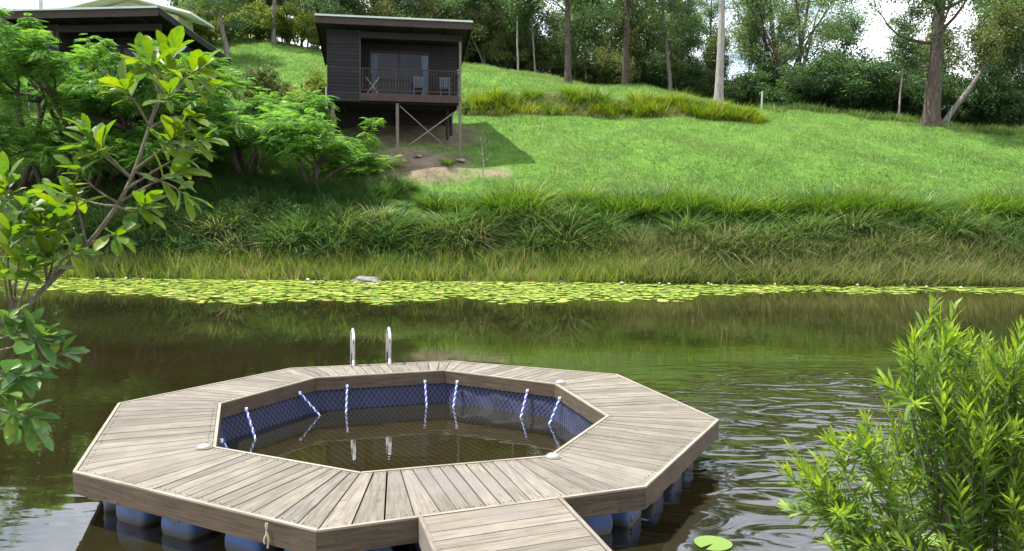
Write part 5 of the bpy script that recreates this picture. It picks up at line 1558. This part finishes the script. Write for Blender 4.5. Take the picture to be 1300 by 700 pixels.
# --- right: narrow-leaved shrub
base = np.array([2.35, 3.75, float(ground_z(2.35, 3.75)) - .05])
rs_ = empty('narrow_leaved_shrub', base); tag(rs_, 'bright green shrub with narrow willowy leaves in the right foreground', 'shrub')
parts = []; ll = []
main_t = [(1150, 500, 3.9), (1187, 440, 3.95), (1225, 470, 4.1), (1100, 580, 3.8), (1050, 600, 3.75), (1260, 480, 4.0), (1290, 470, 3.9), (1180, 560, 4.1), (1240, 560, 3.8), (1120, 640, 3.7), (1200, 640, 3.75), (1285, 580, 3.8), (1320, 500, 3.9), (1080, 660, 3.9), (1340, 600, 3.8)]
tips_ = [[(1187, 383), (1160, 425), (1205, 415), (1178, 440)], [(1190, 392), (1215, 425), (1170, 460), (1145, 445)], [(1235, 425), (1215, 450), (1255, 455)], [(1100, 530), (1080, 555), (1128, 520), (1112, 560)], [(1003, 568), (1020, 590), (1062, 566), (1030, 610), (1045, 590)],
         [(1258, 440), (1245, 470), (1280, 450)], [(1296, 415), (1275, 440), (1300, 450), (1312, 430)], [(1160, 510), (1195, 505), (1180, 530), (1140, 520)], [(1225, 515), (1250, 520), (1262, 545), (1215, 560)], [(1075, 640), (1110, 605), (1130, 660), (1090, 690), (1060, 650)],
         [(1180, 600), (1215, 610), (1165, 650), (1230, 660), (1200, 690)], [(1265, 560), (1290, 540), (1305, 580), (1270, 620), (1290, 660)], [(1320, 455), (1335, 480), (1310, 500)], [(1050, 690), (1085, 720), (1030, 640), (1120, 700)], [(1320, 560), (1330, 600), (1310, 640)]]
for (mx, my, mY), tp in zip(main_t, tips_):
    e = at(mx, my, mY)
    q = smooth_path(np.vstack([base + R.normal(0, .04, 3) * [1, 1, 0], base * .55 + e * .45 + R.normal(0, .05, 3) + [0, 0, .05], e]), 12)
    parts.append(tube_np(q - base, np.linspace(.016, .006, 12), 6))
    tl = [(x_, y_, mY + R.uniform(-.22, .22)) for x_, y_ in tp]
    tl += [(x_ + R.uniform(-30, 34), y_ + R.uniform(0, 55), mY + R.uniform(-.3, .35)) for x_, y_ in tp] + [(x_ + R.uniform(-15, 45), y_ + R.uniform(20, 110), mY + R.uniform(-.35, .35)) for x_, y_ in tp[::3]]
    for tpx in tl:
        pe = at(*tpx); st = q[int(R.integers(6, 12))]
        q2 = smooth_path(np.vstack([st, st * .45 + pe * .55 + [0, 0, -.03] + R.normal(0, .02, 3), pe]), 9)
        parts.append(tube_np(q2 - base, np.linspace(.005, .0018, 9), 4))
        ln = np.linalg.norm(pe - st); nl = int(np.clip(ln / .0105, 20, 46))
        d = unit(q2[-1] - q2[-3]); u = unit(np.cross(d, [.3, .2, .9])); w = np.cross(d, u)
        for i in range(nl):
            f = 1 - .9 * i / nl; x = f * 8; k = min(int(x), 7); pb = q2[k] + (q2[k + 1] - q2[k]) * (x - k)
            az = i * 2.4 + R.uniform(-.3, .3); opn = .25 + .75 * min(1, i / nl * 1.6) + R.uniform(-.1, .2)
            A_ = d * math.cos(opn) + (u * math.cos(az) + w * math.sin(az)) * math.sin(opn) + np.array([0, 0, .12])
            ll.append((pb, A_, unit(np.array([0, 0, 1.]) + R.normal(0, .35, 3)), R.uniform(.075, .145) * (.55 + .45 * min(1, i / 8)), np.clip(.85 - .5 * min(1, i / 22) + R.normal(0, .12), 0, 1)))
TV, TF = merge(parts)
link('stems', mesh_np('stems', TV, TF, smooth=True), 'bark_twig', rs_)
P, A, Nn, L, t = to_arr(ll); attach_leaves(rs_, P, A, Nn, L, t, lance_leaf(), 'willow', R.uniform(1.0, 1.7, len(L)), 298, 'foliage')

# ------------------------------------------------------------------ say where each of the alike trees and bushes stands
LM = [(292, 'the shade tree between the cabins'), (400, 'the middle cabin left edge'), (500, 'the middle cabin roof'), (595, 'the middle cabin right edge'), (656, 'the thinnest white trunk'), (718, 'the leaning dark trunk'), (789, 'the straight dark trunk'),
      (907, 'the big pale gum'), (961, 'the white marker post'), (1000, 'the low forked tree'), (1060, 'the gap right of the forked tree'), (1134, 'the crooked pale trunk'), (1174, 'the thickest trunk'), (1235, 'the leaning tree top'), (1290, 'the right picture edge')]
BASE = {'undergrowth at the edge of the wood': 'dark undergrowth bush', 'young trees in the wood': 'young leafy tree', 'trees in the wood behind the ridge': 'slender trunk in the wood', 'shrubs along the top of the lawn': 'light green hedge shrub',
        'bushes on the ridge': 'low ridge bush', 'trees at the top of the hill': 'olive hilltop tree', 'young trees at the top of the hill': 'small hilltop tree', 'trees deep in the wood': 'distant tree deep in the wood', 'bushes deep in the wood': 'distant bush deep in the wood'}
seen_l = {}
for o in [q for q in C.objects if q.parent is None and q.get('group') in BASE]:
    X, Y = o.location.x, o.location.y
    px = 650 + X / Y * FPX; k = min(range(len(LM)), key=lambda i: abs(LM[i][0] - px)); d = px - LM[k][0]
    rel = 'behind' if abs(d) < 11 else 'left of' if d < 0 else 'right of'
    seen_l.setdefault(BASE[o['group']] + ' ' + rel + ' ' + LM[k][1], []).append(o)
for lb, os_ in seen_l.items():
    os_.sort(key=lambda q: q.location.y)
    for i, o in enumerate(os_):
        o['label'] = lb if len(os_) == 1 else (('nearest ' if i == 0 else 'farthest ' if i == len(os_) - 1 else 'middle ') + lb)
